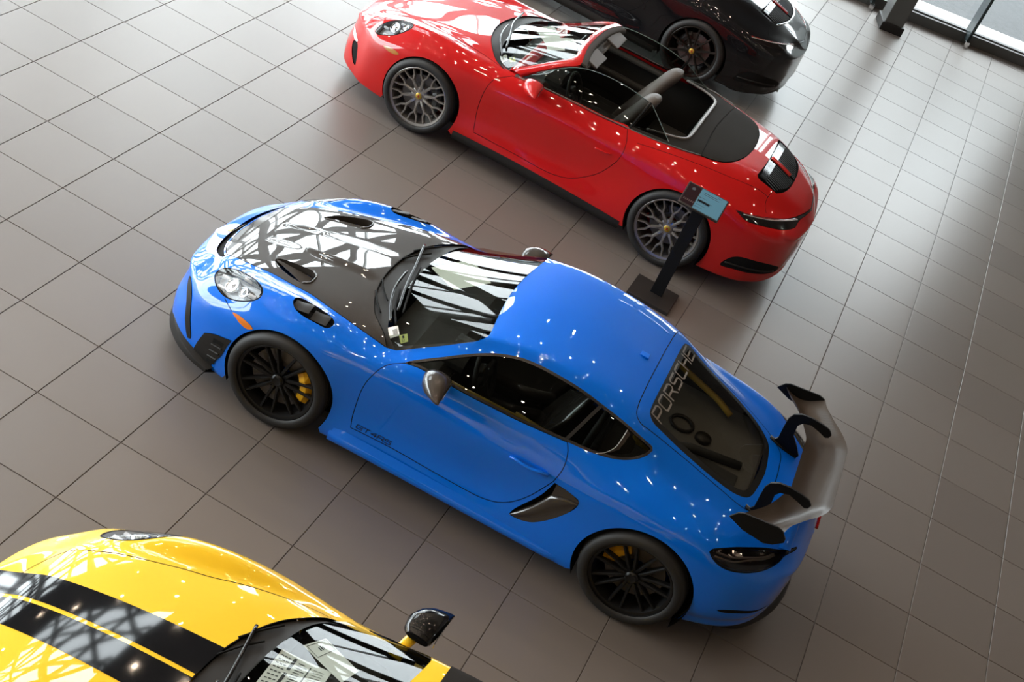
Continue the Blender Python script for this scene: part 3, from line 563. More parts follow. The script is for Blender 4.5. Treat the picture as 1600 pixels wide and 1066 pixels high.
def mirror(parent, half, P, m_shell, m_base, style='gt'):
    # door mirror: shell lofted outwards, dark base and arm, mirror glass facing rearwards
    q = half; root = None; px, py, pz = P
    secs = []                                   # sections along y (outwards): (y, x_front, x_rear, z_low, z_high)
    for y, xf, xr, zl, zh in [(-.085, .030, .150, .030, .075), (-.06, .006, .160, .006, .100), (0., -.006, .168, -.006, .120), (.06, .014, .172, -.004, .116), (.11, .054, .173, .012, .098), (.145, .100, .172, .036, .074), (.168, .140, .174, .042, .060), (.172, .155, .170, .048, .055)]:
        xm, zm = (xf + xr)/2, (zl + zh)/2; hx, hz = (xr - xf)/2, (zh - zl)/2; ring = []
        for k in range(20):
            a = 2*math.pi*k/20; c, s_ = math.cos(a), math.sin(a); e = .75 if c > 0 else 1.0
            ring.append((px + xm + hx*math.copysign(abs(c)**e, c), q*(py + y), pz + zm + hz*math.copysign(abs(s_)**.8, s_)))
        secs.append(ring)
    mb = MB().grid(np.array([r + [r[0]] for r in secs])); mb.add(secs[0], [tuple(range(20))]); mb.add(secs[-1], [tuple(range(20))[::-1]])
    shell = mb.build('mirror_shell', m_shell, parent, True); autosmooth(shell, 50)
    g = []
    for r in secs[1:-1]:
        c = np.mean(r, 0); g.append([(max(p[0] for p in r) + .002, c[1] + 0*(p[1]-c[1]), c[2] + (p[2]-c[2])*.8) for p in r])
    pl = [(px + .172, q*(py + y), pz + z) for y, z in [(-.06, .03), (-.03, .018), (.03, .018), (.09, .03), (.115, .05), (.10, .085), (.04, .097), (-.03, .098), (-.06, .085)]]
    MB().prism(pl, (.003, 0, 0)).build('mirror_glass', M_MIRROR, shell)
    MB().tube([(px + .07, q*(py - .03), pz + .02), (px + .05, q*(py - .09), pz - .02), (px + .04, q*(py - .16), pz - .055)], [.020, .018, .024], 10, True, (1.6, .8)).build('mirror_arm', m_base, shell, True)
    return shell
def bucket_seat(parent, x, y, m, m2, headrest=True, zt=1.06, name='seat'):
    # shell seat: cushion, tall backrest with shoulder wings and head section
    o = MB().box((x, y, .36), (.50, .46, .12), bev=.04).build(name, m, parent)
    secs = []
    for t, w_, d in [(0, .25, .05), (.2, .26, .055), (.45, .27, .06), (.62, .26, .055), (.75, .16, .045), (.9, .13, .042), (1, .09, .03)]:
        cx = x + .22 + .26*t; cz = .40 + (zt - .40)*t; ring = []
        for k in range(14):
            a = 2*math.pi*k/14; ring.append((cx + d*math.cos(a) - (.05 if abs(math.sin(a)) > .8 and t < .65 else 0), y + w_*math.sin(a), cz))
        secs.append(ring)
    mb = MB().grid(np.array([r + [r[0]] for r in secs])); mb.add(secs[-1], [tuple(range(14))[::-1]]); mb.build('backrest', m2, o, True)
    for s in (-1, 1): MB().tube([(x - .2, y + s*.23, .42), (x + .05, y + s*.25, .45), (x + .25, y + s*.26, .52)], [.03, .045, .04], 8).build('side_bolster', m2, o, True)
    return o
def dashboard(parent, x0, z0, wy=.68, steer_y=-.36):
    pr = [(x0, z0 - .02), (x0 + .20, z0 + .025), (x0 + .42, z0 + .03), (x0 + .50, z0 - .01), (x0 + .46, z0 - .14), (x0 + .38, z0 - .30), (x0 + .05, z0 - .35)]
    d = MB().prism([(px, -wy, pz) for px, pz in pr], (0, 2*wy, 0)).build('dashboard', M_INT, parent, bevel=.015)
    bi = MB(); A = np.linspace(math.radians(200), math.radians(-20), 12)
    bi.prism([(x0 + .40, steer_y + .17*math.cos(a), z0 + .0 + .085*math.sin(a) + .02) for a in A], (.14, 0, 0)).build('instrument_hood', M_INT, d)
    c = np.array([x0 + .66, steer_y, z0 - .03]); ax = Matrix.Rotation(math.radians(-24), 3, 'Y')
    P = [c + np.array(ax @ Vector((0, .178*math.cos(t), .178*math.sin(t)))) for t in np.linspace(0, 2*math.pi, 33)]
    sw = MB().tube(P, .016, 10, False).build('steering_wheel', M_INT, parent, True)
    mb = MB().box(c + np.array([-.02, 0, -.01]), (.05, .12, .11), np.array(ax), bev=.015)
    for a in (.1, math.pi - .1, -math.pi/2): mb.tube([c + np.array(ax @ Vector((-.01, .05*math.cos(a), .05*math.sin(a)))), c + np.array(ax @ Vector((0, .175*math.cos(a), .175*math.sin(a))))], [.018, .013], 6)
    mb.build('steering_wheel_hub', M_INT, sw)
    return d
def floor_pan(parent, x0, x1, w=.72, z=.17):
    MB().box(((x0 + x1)/2, 0, z), (x1 - x0, 2*w, .05)).build('floor_pan', M_INT, parent)

def ridges(X):                              # two fine creases along the hood
    f = np.clip((X[:, 0] + .60)/.2, 0, 1) * np.clip((.24 - X[:, 0])/.08, 0, 1); y0 = .135 + .10*np.maximum(0, X[:, 0]); d = (np.abs(X[:, 1]) - y0)/.016
    h = .0055*np.exp(-d*d)*f; g = h*(-2*d)/.016*np.sign(X[:, 1]); return h, g
def car718(name, loc, ang, label, variant):
    rs = variant == 'rs'; P_ = M_BLUE if rs else M_YEL
    car = tag(empty(name, loc, ang), label, 'car')
    S = surf718(); B = Body(S)
    B.reg('gone', None, ab=arch_ab(S, .03, .335, .372)); B.reg('gone', None, ab=arch_ab(S, 2.494, .345, .382))
    B.reg('cowl', [COWLF, GLASSB], 'xyz'); B.reg('windscreen', [GLASSB, GLASSS], 'xyz')
    win, _ = outline(S, WIN718, 'side', (5.6, 10.2)); inner = offset(S, win, -.016, True)
    Xi = S.ev(inner[:, 0], inner[:, 1]); pil = 1.762 + (Xi[:, 2] - .955) * .33
    q = inner[Xi[:, 0] > pil + .006]; Xw = S.ev(win[:, 0], win[:, 1])
    st = int(np.argmax(np.roll(Xi[:, 0] > pil + .006, 1) != (Xi[:, 0] > pil + .006)))
    idx = np.where(Xi[:, 0] > pil + .006)[0]; k = np.where(np.diff(idx) > 1)[0]
    if len(k): idx = np.concatenate([idx[k[0]+1:], idx[:k[0]+1]])
    B.reg('quarter_glass', None, ab=inner[idx]); 
    B.reg('side_glass', None, ab=inner); B.reg('window_trim', None, ab=win)
    if rs:
        sc = B.reg('scoop', [(-.405, .338, .77), (-.38, .318, .77), (-.27, .322, .79), (-.14, .343, .82), (-.108, .375, .82), (-.10, .462, .82), (-.135, .492, .81), (-.25, .462, .79), (-.36, .395, .77)], 'top')
        B.reg('slot', [[(-.865, 0., .557), (-.860, .10, .56), (-.847, .20, .567), (-.815, .305, .583), (-.775, .365, .60), (-.735, .408, .622), (-.715, .420, .632)], [(-.715, .420, .632), (-.707, .405, .633), (-.722, .385, .627), (-.766, .302, .608), (-.805, .18, .592), (-.817, .07, .588), (-.821, 0., .587)]], 'top')
    B.reg('hood', [HOOD718, COWLF], 'xyz', seam=.003)
    hl = B.reg('headlight', HEAD718, 'xyz', seam=.004)
    B.reg('hood_badge', [(-.895, 0., .545), (-.893, .018, .546), (-.87, .024, .556), (-.845, .020, .57), (-.838, 0., .574)], 'top')
    B.reg('rear_glass', [(2.106, 0., 1.175), (2.106, .226, 1.172), (2.109, .40, 1.166), (2.118, .445, 1.16), (2.16, .478, 1.142), (2.25, .470, 1.10), (2.38, .462, 1.05), (2.636, .437, .963), (2.80, .39, .905), (2.89, .315, .88), (2.925, .15, .876), (2.937, 0., .873)], 'xyz', ring=('rear_frit', .045))
    B.reg('hatch', [(2.027, 0., 1.206), (2.027, .158, 1.204), (2.029, .29, 1.20), (2.034, .45, 1.187), (2.050, .525, 1.172), (2.095, .553, 1.15), (2.159, .540, 1.125), (2.267, .515, 1.086), (2.45, .488, 1.025), (2.70, .462, .94), (2.90, .42, .87), (2.99, .34, .855), (3.015, .15, .855), (3.02, 0., .855)], 'xyz', seam=.003)
    rin = B.reg('intake', INTAKE, 'side', (2.0, 6.3))
    B.reg('door', DOOR718, 'side', (2.2, 8.0), seam=.0028)
    if rs:
        fv = B.reg('fender_vent', FVENT, 'top', (5.4, 9))
        B.reg('front_duct', [[(-.533, .821, .364), (-.463, .84, .409), (-.335, .866, .452)], [(-.335, .866, .452), (-.352, .866, .40), (-.375, .865, .293), (-.42, .855, .20), (-.43, .85, .15)], [(-.43, .85, .15), (-.58, .80, .15), (-.57, .808, .245), (-.533, .821, .364)]], 'side', (1.6, 6))
        B.reg('bumper_blade', [(-.83, .570, .500), (-.808, .600, .515), (-.725, .712, .49), (-.66, .766, .34), (-.628, .783, .232), (-.648, .772, .219), (-.70, .738, .31), (-.752, .706, .42)], 'xyz')
        B.reg('grille', [[(-.984, .0, .45), (-.955, .27, .46), (-.905, .43, .47), (-.862, .53, .475), (-.84, .60, .39), (-.745, .715, .26), (-.67, .755, .165)], [(-.67, .755, .165), (-.66, .745, .12)], [(-.66, .745, .12), (-.80, .58, .13), (-.90, .35, .14), (-.98, .02, .2)]], 'xyz') if False else None
    else:
        B.reg('front_duct', [(-.86, .47, .36), (-.80, .60, .37), (-.70, .70, .36), (-.68, .715, .27), (-.75, .66, .22), (-.86, .47, .22)], 'xyz')
    B.reg('front_intake', [(-.962, .13, .365), (-.945, .28, .37), (-.905, .41, .365), (-.885, .455, .31), (-.90, .41, .235), (-.935, .27, .215), (-.962, .13, .215)], 'xyz')
    mk = B.reg('side_marker', [(-.399, .821, .614), (-.362, .83, .626), (-.311, .845, .630), (-.251, .861, .626), (-.226, .867, .616), (-.262, .866, .592), (-.313, .856, .592), (-.359, .84, .604)], 'xyz', (4, 6.5))
    tl = B.reg('tail_lamp', TAIL718, 'xyz', seam=.003)
    B.reg('rear_slit', [(3.018, .862, .437), (3.065, .846, .462), (3.145, .807, .478), (3.24, .715, .470), (3.30, .60, .462), (3.235, .725, .455), (3.128, .817, .450), (3.05, .85, .432)], 'xyz')
    dif = B.reg('diffuser', [[(2.94, .80, .265), (3.06, .79, .285), (3.18, .70, .31), (3.28, .55, .345), (3.34, .35, .39), (3.37, .12, .43), (3.375, 0., .44)], [(3.375, 0., .44), (3.35, .05, .30), (3.20, .30, .20), (2.94, .70, .17)], [(2.94, .70, .17), (2.94, .80, .265)]], 'xyz') if False else None
    B.seam([(-.41, .815, .615), (-.50, .770, .64)], 'xyz'); 
    B.cut()
    body = B.emit(['body', 'seam'], 'body_shell', [P_, M_SEAM], car)
    B.emit('hood', 'hood', M_CARB if rs else P_, car, disp=ridges if rs else None)
    B.emit('cowl', 'cowl_panel', M_PLAST, car, -.012)
    B.emit('windscreen', 'windscreen', M_GLASS, car, -.002, 0, (2, 1))
    for s, nm in ((-1, 'left'), (1, 'right')):
        d = B.emit('door', 'door', P_, car, 0, s)
        g = B.emit('side_glass', 'side_window', M_GLASSDK, car, -.004, s); B.emit('quarter_glass', 'quarter_window', M_GLASSDK, car, -.004, s)
        B.emit('window_trim', 'window_trim', M_TRIM, car, .001, s)
        X, N = onsurf(S, [(1.757 + .098*t, s*.7, .947 + .228*t) for t in np.linspace(0, .90, 8)], 'side', (5.6, 10.2)); X[:, 1] = np.abs(X[:, 1])*s; N[:, 1] = np.abs(N[:, 1])*s
        MB().grid(np.array([X + N*.001 + np.array([-.011, 0, 0]), X + N*.001 + np.array([.011, 0, 0])])).build('pillar_strip', M_PLAST, car, True)
        # carbon air guide inside the quarter window
        if rs:
            gq = [(1.955, .962), (2.00, .985), (2.035, 1.02), (2.045, 1.06), (2.05, 1.105)]
            X, N = onsurf(S, [(a, s*.7, c) for a, c in gq], 'side', (5.6, 10.2)); X[:, 1] = np.abs(X[:, 1])*s; N[:, 1] = np.abs(N[:, 1])*s
            MB().tube(catmull(X + N*.003, False, .01), .003, 6).build('quarter_window_duct_edge', M_RIMGREY, car, True)
            X2, N2 = onsurf(S, [(a + .10*(1-abs(c-1.03)*3), s*.7, c*.55 + 1.03*.45) for a, c in gq], 'side', (5.6, 10.2)); X2[:, 1] = np.abs(X2[:, 1])*s; N2[:, 1] = np.abs(N2[:, 1])*s
            MB().grid(np.array([X - N*.0, X2 - N2*.012])).build('quarter_window_duct', M_CARB, car, True)
        # headlight
        bowl = lens_pocket(B, hl, car, .055, s, mat('lamp_bowl', (.36, .37, .38), .4, .3), 'headlight')
        B.emit('headlight', 'lens', M_CLEAR, bowl, 0, s)
        for (x, y, z, r) in ((-.50, .665, .672, .052), (-.405, .712, .705, .036)):
            X, N = onsurf(S, [(x, s*y, z)]); n_ = N[0]; c = X[0] - n_*.045; u = np.cross(n_, (0, 0, 1)); u /= np.linalg.norm(u); v = np.cross(n_, u)
            ring = lambda rr, d: [tuple(c + n_*d + rr*(math.cos(a)*u + math.sin(a)*v)) for a in np.linspace(0, 2*math.pi, 21)]
            MB().grid(np.array([ring(r, .0), ring(r, .022), ring(r*.86, .028), ring(r*.80, .016), ring(r*.4, .026), ring(.001, .03)])).build('projector', M_CHROME, bowl, True)
        for (x, y, z) in ((-.585, .60, .655), (-.575, .685, .64), (-.43, .62, .73), (-.35, .745, .735)):
            X, N = onsurf(S, [(x, s*y, z)]); MB().box(X[0] - N[0]*.03, (.055, .022, .02), bev=.006).build('running_light', mat('drl_white', (.85, .87, .9), .2), bowl)
        X, N = onsurf(S, [(a, s*b, c) for a, b, c in HEAD718[1:9]]); MB().tube(catmull(X*1.0 - N*.014 + (np.mean(X, 0) - X)*.10, False, .02), .006, 6).build('lamp_bezel', M_GLOSSBLK, bowl, True)
        # side intake: dark throat with a carbon blade and a black corner piece
        g = B.get('intake', -.055, s); mb = MB(); mb.add(g[0], g[1]); mb.add(*B.wall(rin, .0, -.055, s)); intake = mb.build('side_intake', M_MATTE, car)
        bl = [[(1.663, .313), (1.71, .372), (1.765, .455), (1.80, .53), (1.826, .60)], [(1.826, .60), (1.90, .615), (2.0, .632), (2.0, .62), (1.973, .558), (1.922, .473), (1.865, .399), (1.807, .347), (1.75, .322), (1.70, .313), (1.663, .313)]]
        up = np.array([(1.667, .318), (1.715, .375), (1.77, .455), (1.806, .53), (1.838, .60), (1.92, .648), (2.0, .655)]); lo = np.array([(1.665, .313), (1.75, .322), (1.807, .347), (1.865, .399), (1.922, .473), (1.973, .558), (2.003, .65)])
        G = []
        for f in np.linspace(0, 1, 7):
            X, N = onsurf(S, [(a, s*.86, c) for a, c in up*(1-f) + lo*f], 'side', (2, 6.3)); X[:, 1] = np.abs(X[:, 1])*s; N[:, 1] = np.abs(N[:, 1])*s; G.append(X + N*(.010*math.sin(math.pi*min(1, f*1.3+.15))))
        X, N = onsurf(S, [(a, s*.86, c) for a, c in up], 'side', (2, 6.3)); X[:, 1] = np.abs(X[:, 1])*s; N[:, 1] = np.abs(N[:, 1])*s; G.insert(0, X - N*.04)
        MB().grid(np.array(G)).build('intake_blade', M_CARB if rs else M_PLAST, intake, True)
        up = np.array([(1.838, .703), (1.90, .703), (1.955, .694), (1.998, .68)]); lo = np.array([(1.838, .62), (1.90, .645), (1.96, .66), (2.004, .665)]); G = []
        for f in np.linspace(0, 1, 5):
            X, N = onsurf(S, [(a, s*.86, c) for a, c in up*(1-f) + lo*f], 'side', (2, 6.3)); X[:, 1] = np.abs(X[:, 1])*s; N[:, 1] = np.abs(N[:, 1])*s; G.append(X + N*.003)
        MB().grid(np.array(G)).build('intake_corner', M_CARB if rs else M_PLAST, intake, True)
        # door handle in a shallow dish
        X, N = onsurf(S, [(a, s*.87, c) for a, c in [(1.523, .713), (1.55, .728), (1.60, .728), (1.66, .727), (1.72, .735), (1.765, .730)]], 'side', (4, 7)); X[:, 1] = np.abs(X[:, 1])*s; N[:, 1] = np.abs(N[:, 1])*s
        MB().tube(catmull(X + N*np.array([.004, .022, .032, .032, .026, .004])[:, None], False, .012), catmull(np.array([(0, 0, r) for r in (.006, .014, .013, .013, .016, .007)]) + np.array([(k*.05, 0, 0) for k in range(6)]), False, .012)[:, 2][:len(catmull(X + N*np.array([.004, .022, .032, .032, .026, .004])[:, None], False, .012))] if False else .013, 10, True, (1, .75)).build('door_handle', P_, d, True)
        # orange side marker, tail lamp
        B.emit('side_marker', 'side_marker', M_ORANGE, car, .003, s)
        t_ = lens_pocket(B, tl, car, .03, s, M_SMOKE, 'tail_lamp'); B.emit('tail_lamp', 'lens', glass('smoked_glass', (.35, .33, .32), 1.0), t_, .001, s)
        for zz, wd in ((.806, .007), (.775, .006)):
            X, N = onsurf(S, [(2.84, s*.85, zz), (2.94, s*.80, zz - .012), (3.02, s*.735, zz - .010), (3.12, s*.64, zz - .006), (3.17, s*.56, zz - .004)]); MB().tube(catmull(X - N*.018, False, .02), wd, 6).build('light_strip', mat('dim_light_strip', (.55, .53, .50), .3, .3), t_, True)
        B.emit('rear_slit', 'rear_vent', M_MATTE, car, .001, s); B.emit('front_intake', 'front_intake', M_MATTE, car, -.004, s)
        B.emit('front_duct', 'front_duct_panel', M_PLAST if rs else M_MATTE, car, .004 if rs else -.01, s)
        if rs:
            B.emit('bumper_blade', 'bumper_blade', M_PLAST, car, .004, s)
            # inner opening with slats of the front wheel duct
            X, N = onsurf(S, [(a, s*.85, c) for a, c in [(-.455, .385), (-.375, .398), (-.405, .20), (-.47, .185)]], 'side', (1.6, 6)); X[:, 1] = np.abs(X[:, 1])*s; N[:, 1] = np.abs(N[:, 1])*s
            du = MB().add(X + N*.006, [(0, 1, 2, 3)]).build('wheel_duct', M_MATTE, car)
            for f in (.25, .5, .75):
                a_, b_ = X[0]*(1-f) + X[3]*f, X[1]*(1-f) + X[2]*f; MB().tube([a_ + N[0]*.01, b_ + N[1]*.01], .006, 5).build('duct_slat', M_PLAST, du)
            # fender vent: dark pocket and two louvres
            g = B.get('fender_vent', -.05, s); mb = MB(); mb.add(g[0], g[1]); mb.add(*B.wall(fv, .0, -.05, s)); vent = mb.build('fender_vent', M_MATTE, car)
            for x0, x1, yw in ((-.075, .045, (.695, .770)), (.065, .175, (.715, .790))):
                G = []
                for f in np.linspace(0, 1, 6):
                    x = x0 + (x1 - x0)*f; X, N = onsurf(S, [(x, s*y, .85) for y in np.linspace(yw[0] + .01*f, yw[1] + .004*f, 6)], 'top', (5.4, 9)); G.append(X + N*(-.012 + .026*f*f - (.0 if f < .99 else .006)))
                MB().grid(np.array(G)).build('vent_louvre', M_PLAST, vent, True)
            # hood scoop: ramp dropping to a dark mouth, side walls
            r0 = sc; G = []
            for f in np.linspace(0, 1, 7):
                x = -.398 + .292*f; y0, y1 = .330 + .03*f, .345 + .135*f; X, N = onsurf(S, [(x, s*y, .75) for y in np.linspace(y0, y1, 5)], 'top'); G.append(X - N*(.002 + .045*f))
            mb = MB().grid(np.array(G)); mb.add(*B.wall(r0, .0, -.05, s)); sco = mb.build('hood_scoop', M_CARB, car, True); autosmooth(sco, 30)
            X, N = onsurf(S, [(-.112, s*y, .82) for y in np.linspace(.362, .482, 6)], 'top'); MB().grid(np.array([X + N*.002, X - N*.05])).build('scoop_mouth', M_MATTE, sco)
            X, N = onsurf(S, [(-.14, s*.345, .82), (-.104, s*.38, .82), (-.098, s*.43, .82), (-.104, s*.47, .82), (-.14, s*.492, .81)], 'top'); MB().tube(catmull(X + N*.003, False, .01), .006, 8).build('scoop_lip', M_CARB, sco, True)
        # side skirt ledge
        G = []
        for x in np.linspace(.44, 2.09, 30):
            f = (x - .44)/1.65; o_ = .905 + .004*math.sin(f*3.1); e = min(1, f/.06, (1-f)/.05); z1 = .215 + .012*f
            G.append([(x, s*(.87), z1 + .04), (x, s*(o_ - .022*(1-e) - .012), z1), (x, s*(o_ - .02*(1-e)), z1 - .016), (x, s*(o_ - .006 - .02*(1-e)), z1 - .05), (x, s*(.87), .13 + .03*f)])
        mb = MB().grid(np.array(G)); mb.add(G[0], [(0, 1, 2, 3, 4)]); mb.add(G[-1], [(4, 3, 2, 1, 0)]); sk = mb.build('side_skirt', P_, car, True); autosmooth(sk, 50)
        mirror(car, s, (.855, .875, .878) if rs else (.835, .905, .895), M_CARB if rs else M_GLOSSBLK, P_ if not rs else M_PLAST)
        for x, yy, R, w_, rear in ((.018, .772, .340, .245, False), (2.490, .757, .3425, .30, True)):
            wheel(car, (x, s*yy, R), R, .258, w_, 'gt', s); brakes(car, (x, s*(yy - .01), R), s, M_CALY, rear, .20 if not rear else .19)
    wheel_well(car, .03, .372, M_MATTE, .50, .868, .335); wheel_well(car, 2.494, .382, M_MATTE, .50, .893, .345)
    if rs: B.emit('slot', 'nose_intake', M_MATTE, car, -.018)
    B.emit('hood_badge', 'crest_badge', M_GOLD, car, .002)
    # hatch and rear glass
    h = B.emit('hatch', 'hatch', P_, car); B.emit('rear_frit', 'rear_glass_border', M_SATBLK, car, 0); B.emit('rear_glass', 'rear_window', M_REARGL, car, -.001)
    # dark lining of the cabin seen through the glass
    keep = np.isin(B.cls, ['body', 'seam', 'hatch', 'door', 'window_trim']); cx = B.X[B.F].mean(1); old = B.cls.copy()
    B.cls = np.where(keep & (cx[:, 0] > .38) & (cx[:, 0] < 2.95) & (cx[:, 2] > .2), 'lining', 'x'); B.emit('lining', 'cabin_lining', M_INT, car, -.022); B.cls = old
    floor_pan(car, .3, 2.2); dashboard(car, .46, .80)
    for s in (-1, 1):
        bucket_seat(car, 1.30, s*.37, M_INT, M_CARB, True, 1.07)
        MB().tube([(.98, s*.735, .885), (1.2, s*.745, .893), (1.5, s*.745, .90), (1.68, s*.735, .91)], [.010, .014, .014, .008], 8, True, (1, .7)).build('door_sill_trim', M_CAGE, car, True)
        if rs:
            MB().tube([(1.42, s*.70, .885), (1.55, s*.69, .87), (1.68, s*.69, .86)], .010, 8).build('door_pull_strap', M_CAGE, car, True)
            MB().tube(catmull([(2.10, s*.50, .99), (2.3, s*.47, .945), (2.5, s*.44, .90), (2.6, s*.39, .875)], False, .05), .022, 8).build('luggage_rail', M_CAGE, car, True)
            MB().tube(catmull([(1.86, s*.62, .60), (1.88, s*.62, .95), (1.90, s*.52, 1.10), (1.905, s*.2, 1.135), (1.905, 0, 1.14)], False, .06), .022, 8).build('roll_cage_hoop', M_CAGE if False else M_INT, car, True)
    MB().box((2.42, 0, .80), (.95, 1.12, .06), bev=.02).build('rear_shelf', mat('shelf_carpet', (.13, .12, .11), .8), car)
    MB().box((1.93, 0, .66), (.05, 1.20, .42), bev=.02).build('bulkhead', M_INT, car)
    MB().lathe([(0, .0), (.05, 0), (.055, .01), (.055, .03)], n=32).build('filler_cap', M_RIMDARK, car, True, loc=(2.50, .06, .86), rot=(math.radians(-90), 0, 0))
    MB().tube([(2.15, -.30, .85), (2.45, -.12, .86), (2.78, -.02, .845)], .03, 8).build('shelf_brace', M_INT, car, True)
    for y in (-.26, .10): MB().tube([(2.34 + .075*math.cos(t), y + .075*math.sin(t), .842) for t in np.linspace(0, 2*math.pi, 25)], .012, 6, False).build('speaker_ring', M_RIMDARK, car, True)
    MB().box((2.62, -.22, .836), (.34, .20, .012), bev=.004).build('shelf_mat', M_INT, car)
    # wipers
    for pts in ([(.30, .40, .86), (.36, .12, .87), (.415, -.16, .885), (.49, -.44, .892)], [(.345, .02, .862), (.36, -.20, .868), (.42, -.40, .872), (.50, -.56, .880)]):
        X, N = onsurf(S, pts); wp = MB().tube(catmull(X + N*.018, False, .03), .009, 8, True, (1, .8)).build('wiper', M_GLOSSBLK, car, True)
        X2, N2 = onsurf(S, [(p[0] + .035, p[1], p[2] + .01) for p in pts[1:]]); MB().tube(catmull(X2 + N2*.010, False, .03), .007, 6).build('wiper_blade', M_MATTE, wp, True)
    for y in (.16, .30):                                       # cowl ribs
        for s in (-1, 1):
            X, N = onsurf(S, [(.245 + .3*y*y, s*y, .84), (.30 + .3*y*y, s*(y + .10), .86), (.37 + .3*y*y, s*(y + .19), .86)]); MB().tube(catmull(X + N*.003, False, .03), .006, 6).build('cowl_rib', M_MATTE, car, True)
    # roof antenna dimple / shark fin
    X, N = onsurf(S, [(1.93, 0, 1.23)], 'top'); MB().box(X[0] + N[0]*.004, (.06, .05, .012), bev=.005).build('roof_aerial_cover', P_, car)
    # front lip, diffuser
    lip = [(-1.0, 0, .125), (-.99, .2, .125), (-.955, .38, .125), (-.91, .53, .125), (-.83, .66, .125), (-.70, .775, .125), (-.56, .845, .125), (-.44, .875, .125)] if rs else [(-.975, 0, .14), (-.96, .2, .14), (-.91, .44, .14), (-.80, .62, .14), (-.66, .74, .14), (-.5, .80, .14)]
    L = catmull(lip, False, .04); G = []
    for p in np.concatenate([L[::-1] * np.array([1, -1, 1]), L[1:]]):
        ins = np.array([p[0] + .09, p[1]*.90]); hgt = (.20 if rs else .05) * max(0., 1 - ((abs(p[1])/.90)**2.0)) + .035
        G.append([(ins[0], ins[1], .16), (ins[0] - .05, ins[1]*1.05, p[2] + hgt), (p[0] + .012, p[1], p[2] + hgt*.62), (p[0], p[1], p[2] + .025), (p[0], p[1], p[2]), (ins[0], ins[1], p[2] - .005)])
    l_ = MB().grid(np.array(G)).build('front_lip', M_PLAST, car, True); autosmooth(l_, 30)
    df = catmull([(2.93, .80, .20), (3.056, .735, .20), (3.212, .65, .20), (3.335, .47, .20), (3.405, .305, .20), (3.433, .175, .20), (3.447, 0, .20)], False, .04); G = []
    for p in np.concatenate([df * np.array([1, -1, 1]), df[-2::-1]]):
        n_ = np.array([p[0] - 2.7, p[1]*.9, 0]); n_ /= np.linalg.norm(n_); e = np.clip((p[0] - 2.92)/.2, 0, 1); b = p - n_*.085*e; G.append([tuple(b + np.array([0, 0, .10])), tuple(p - n_*.02*e + np.array([0, 0, .055])), tuple(p + np.array([0, 0, .02])), tuple(p), tuple(p - n_*.12 - np.array([0, 0, .02]))])
    d_ = MB().grid(np.array(G)).build('rear_diffuser', M_PLAST, car, True); autosmooth(d_, 30)
    for k in range(4): MB().box((3.25, -.30 + .2*k, .19), (.22, .012, .08)).build('diffuser_fin', M_PLAST, d_)
    if rs:
        for s in (-1, 1): MB().lathe([(.040, -.10), (.046, -.10), (.046, .02), (.040, .02), (.040, -.10)], n=24).build('tail_pipe', M_SILVER, car, True, loc=(3.20, s*.09, .235), rot=(0, 0, math.radians(90)))
        # wing
        ys = np.linspace(0, .752, 26); xl = pchip([0, .26, .40, .55, .70, .752], [3.075, 3.075, 3.035, 2.975, 2.875, 2.845], ys); xt = pchip([0, .30, .37, .45, .58, .70, .752], [3.338, 3.336, 3.322, 3.285, 3.195, 3.125, 3.11], ys)
        G = []
        for y, a, b in zip(ys, xl, xt):
            c = b - a; f = np.linspace(0, 1, 14); f = np.concatenate([f, f[-2:0:-1]]); row = []
            for k, t in enumerate(f):
                zt = 1.065 - .055*math.sin(math.pi*min(1, t*1.05)) * .75 + .046*t**2.2 - .012*(y/.75)**2
                th = .020*math.sqrt(max(t, 0))*(1 - t)*1.9 + .004
                row.append((a + c*t, y, zt if k < 14 else zt - th))
            G.append(row + [row[0]])
        G = np.array(G); W = np.concatenate([G[:0:-1] * np.array([1, -1, 1]), G])
        wing = MB().grid(W).build('rear_wing', M_CARBW, car, True); autosmooth(wing, 50)
        ep = [(2.795, 1.015), (2.83, 1.068), (2.86, 1.085), (3.06, 1.112), (3.10, 1.102), (3.135, 1.062), (3.138, 1.035), (3.09, .985), (3.04, .962), (2.90, .975)]
        for s in (-1, 1):
            MB().prism([(a, s*.750, c) for a, c in ep], (0, s*.014, 0)).build('wing_endplate', M_SATBLK, wing, bevel=.003)
            up = [(2.905, .850), (2.935, .90), (2.928, .985), (2.925, 1.065), (2.942, 1.112), (2.985, 1.140), (3.05, 1.150), (3.13, 1.145), (3.185, 1.132), (3.212, 1.105), (3.205, 1.078), (3.185, 1.066), (3.14, 1.082), (3.07, 1.100), (3.02, 1.082), (3.0, 1.05), (3.01, .97), (3.07, .90), (3.11, .845), (3.09, .82), (2.93, .83)]
            st = MB().prism([(a, s*.392, c) for a, c in up], (0, s*.016, 0)).build('wing_strut', M_SATBLK, wing, bevel=.002)
            MB().prism([(a, s*.376, c) for a, c in [(2.97, .93), (2.965, 1.0), (2.975, 1.03), (2.99, 1.0), (3.01, .94), (3.0, .90)]], (0, s*.048, 0)).build('strut_window', M_SILVER, st) if False else None
            X, N = onsurf(S, [(2.89, s*.40, .85), (3.0, s*.40, .85), (3.10, s*.40, .83)], 'top'); MB().tube(X + N*.004, [.018, .02, .016], 8, True, (1, .5)).build('strut_foot', M_SATBLK, wing, True)
        X, N = onsurf(S, [(3.20, y, .82) for y in np.linspace(-.50, .50, 14)], 'top'); mb = MB().grid(np.array([X - np.array([.05, 0, 0]) + N*.002, X + N*.03 + np.array([.03, 0, 0]), X + np.array([.05, 0, .0]) - N*.0])); mb.build('ducktail_lip', P_, car, True)
        MB().box((3.36, 0, .80), (.02, .30, .014), bev=.004).build('third_brake_lamp', M_REDLENS, car)
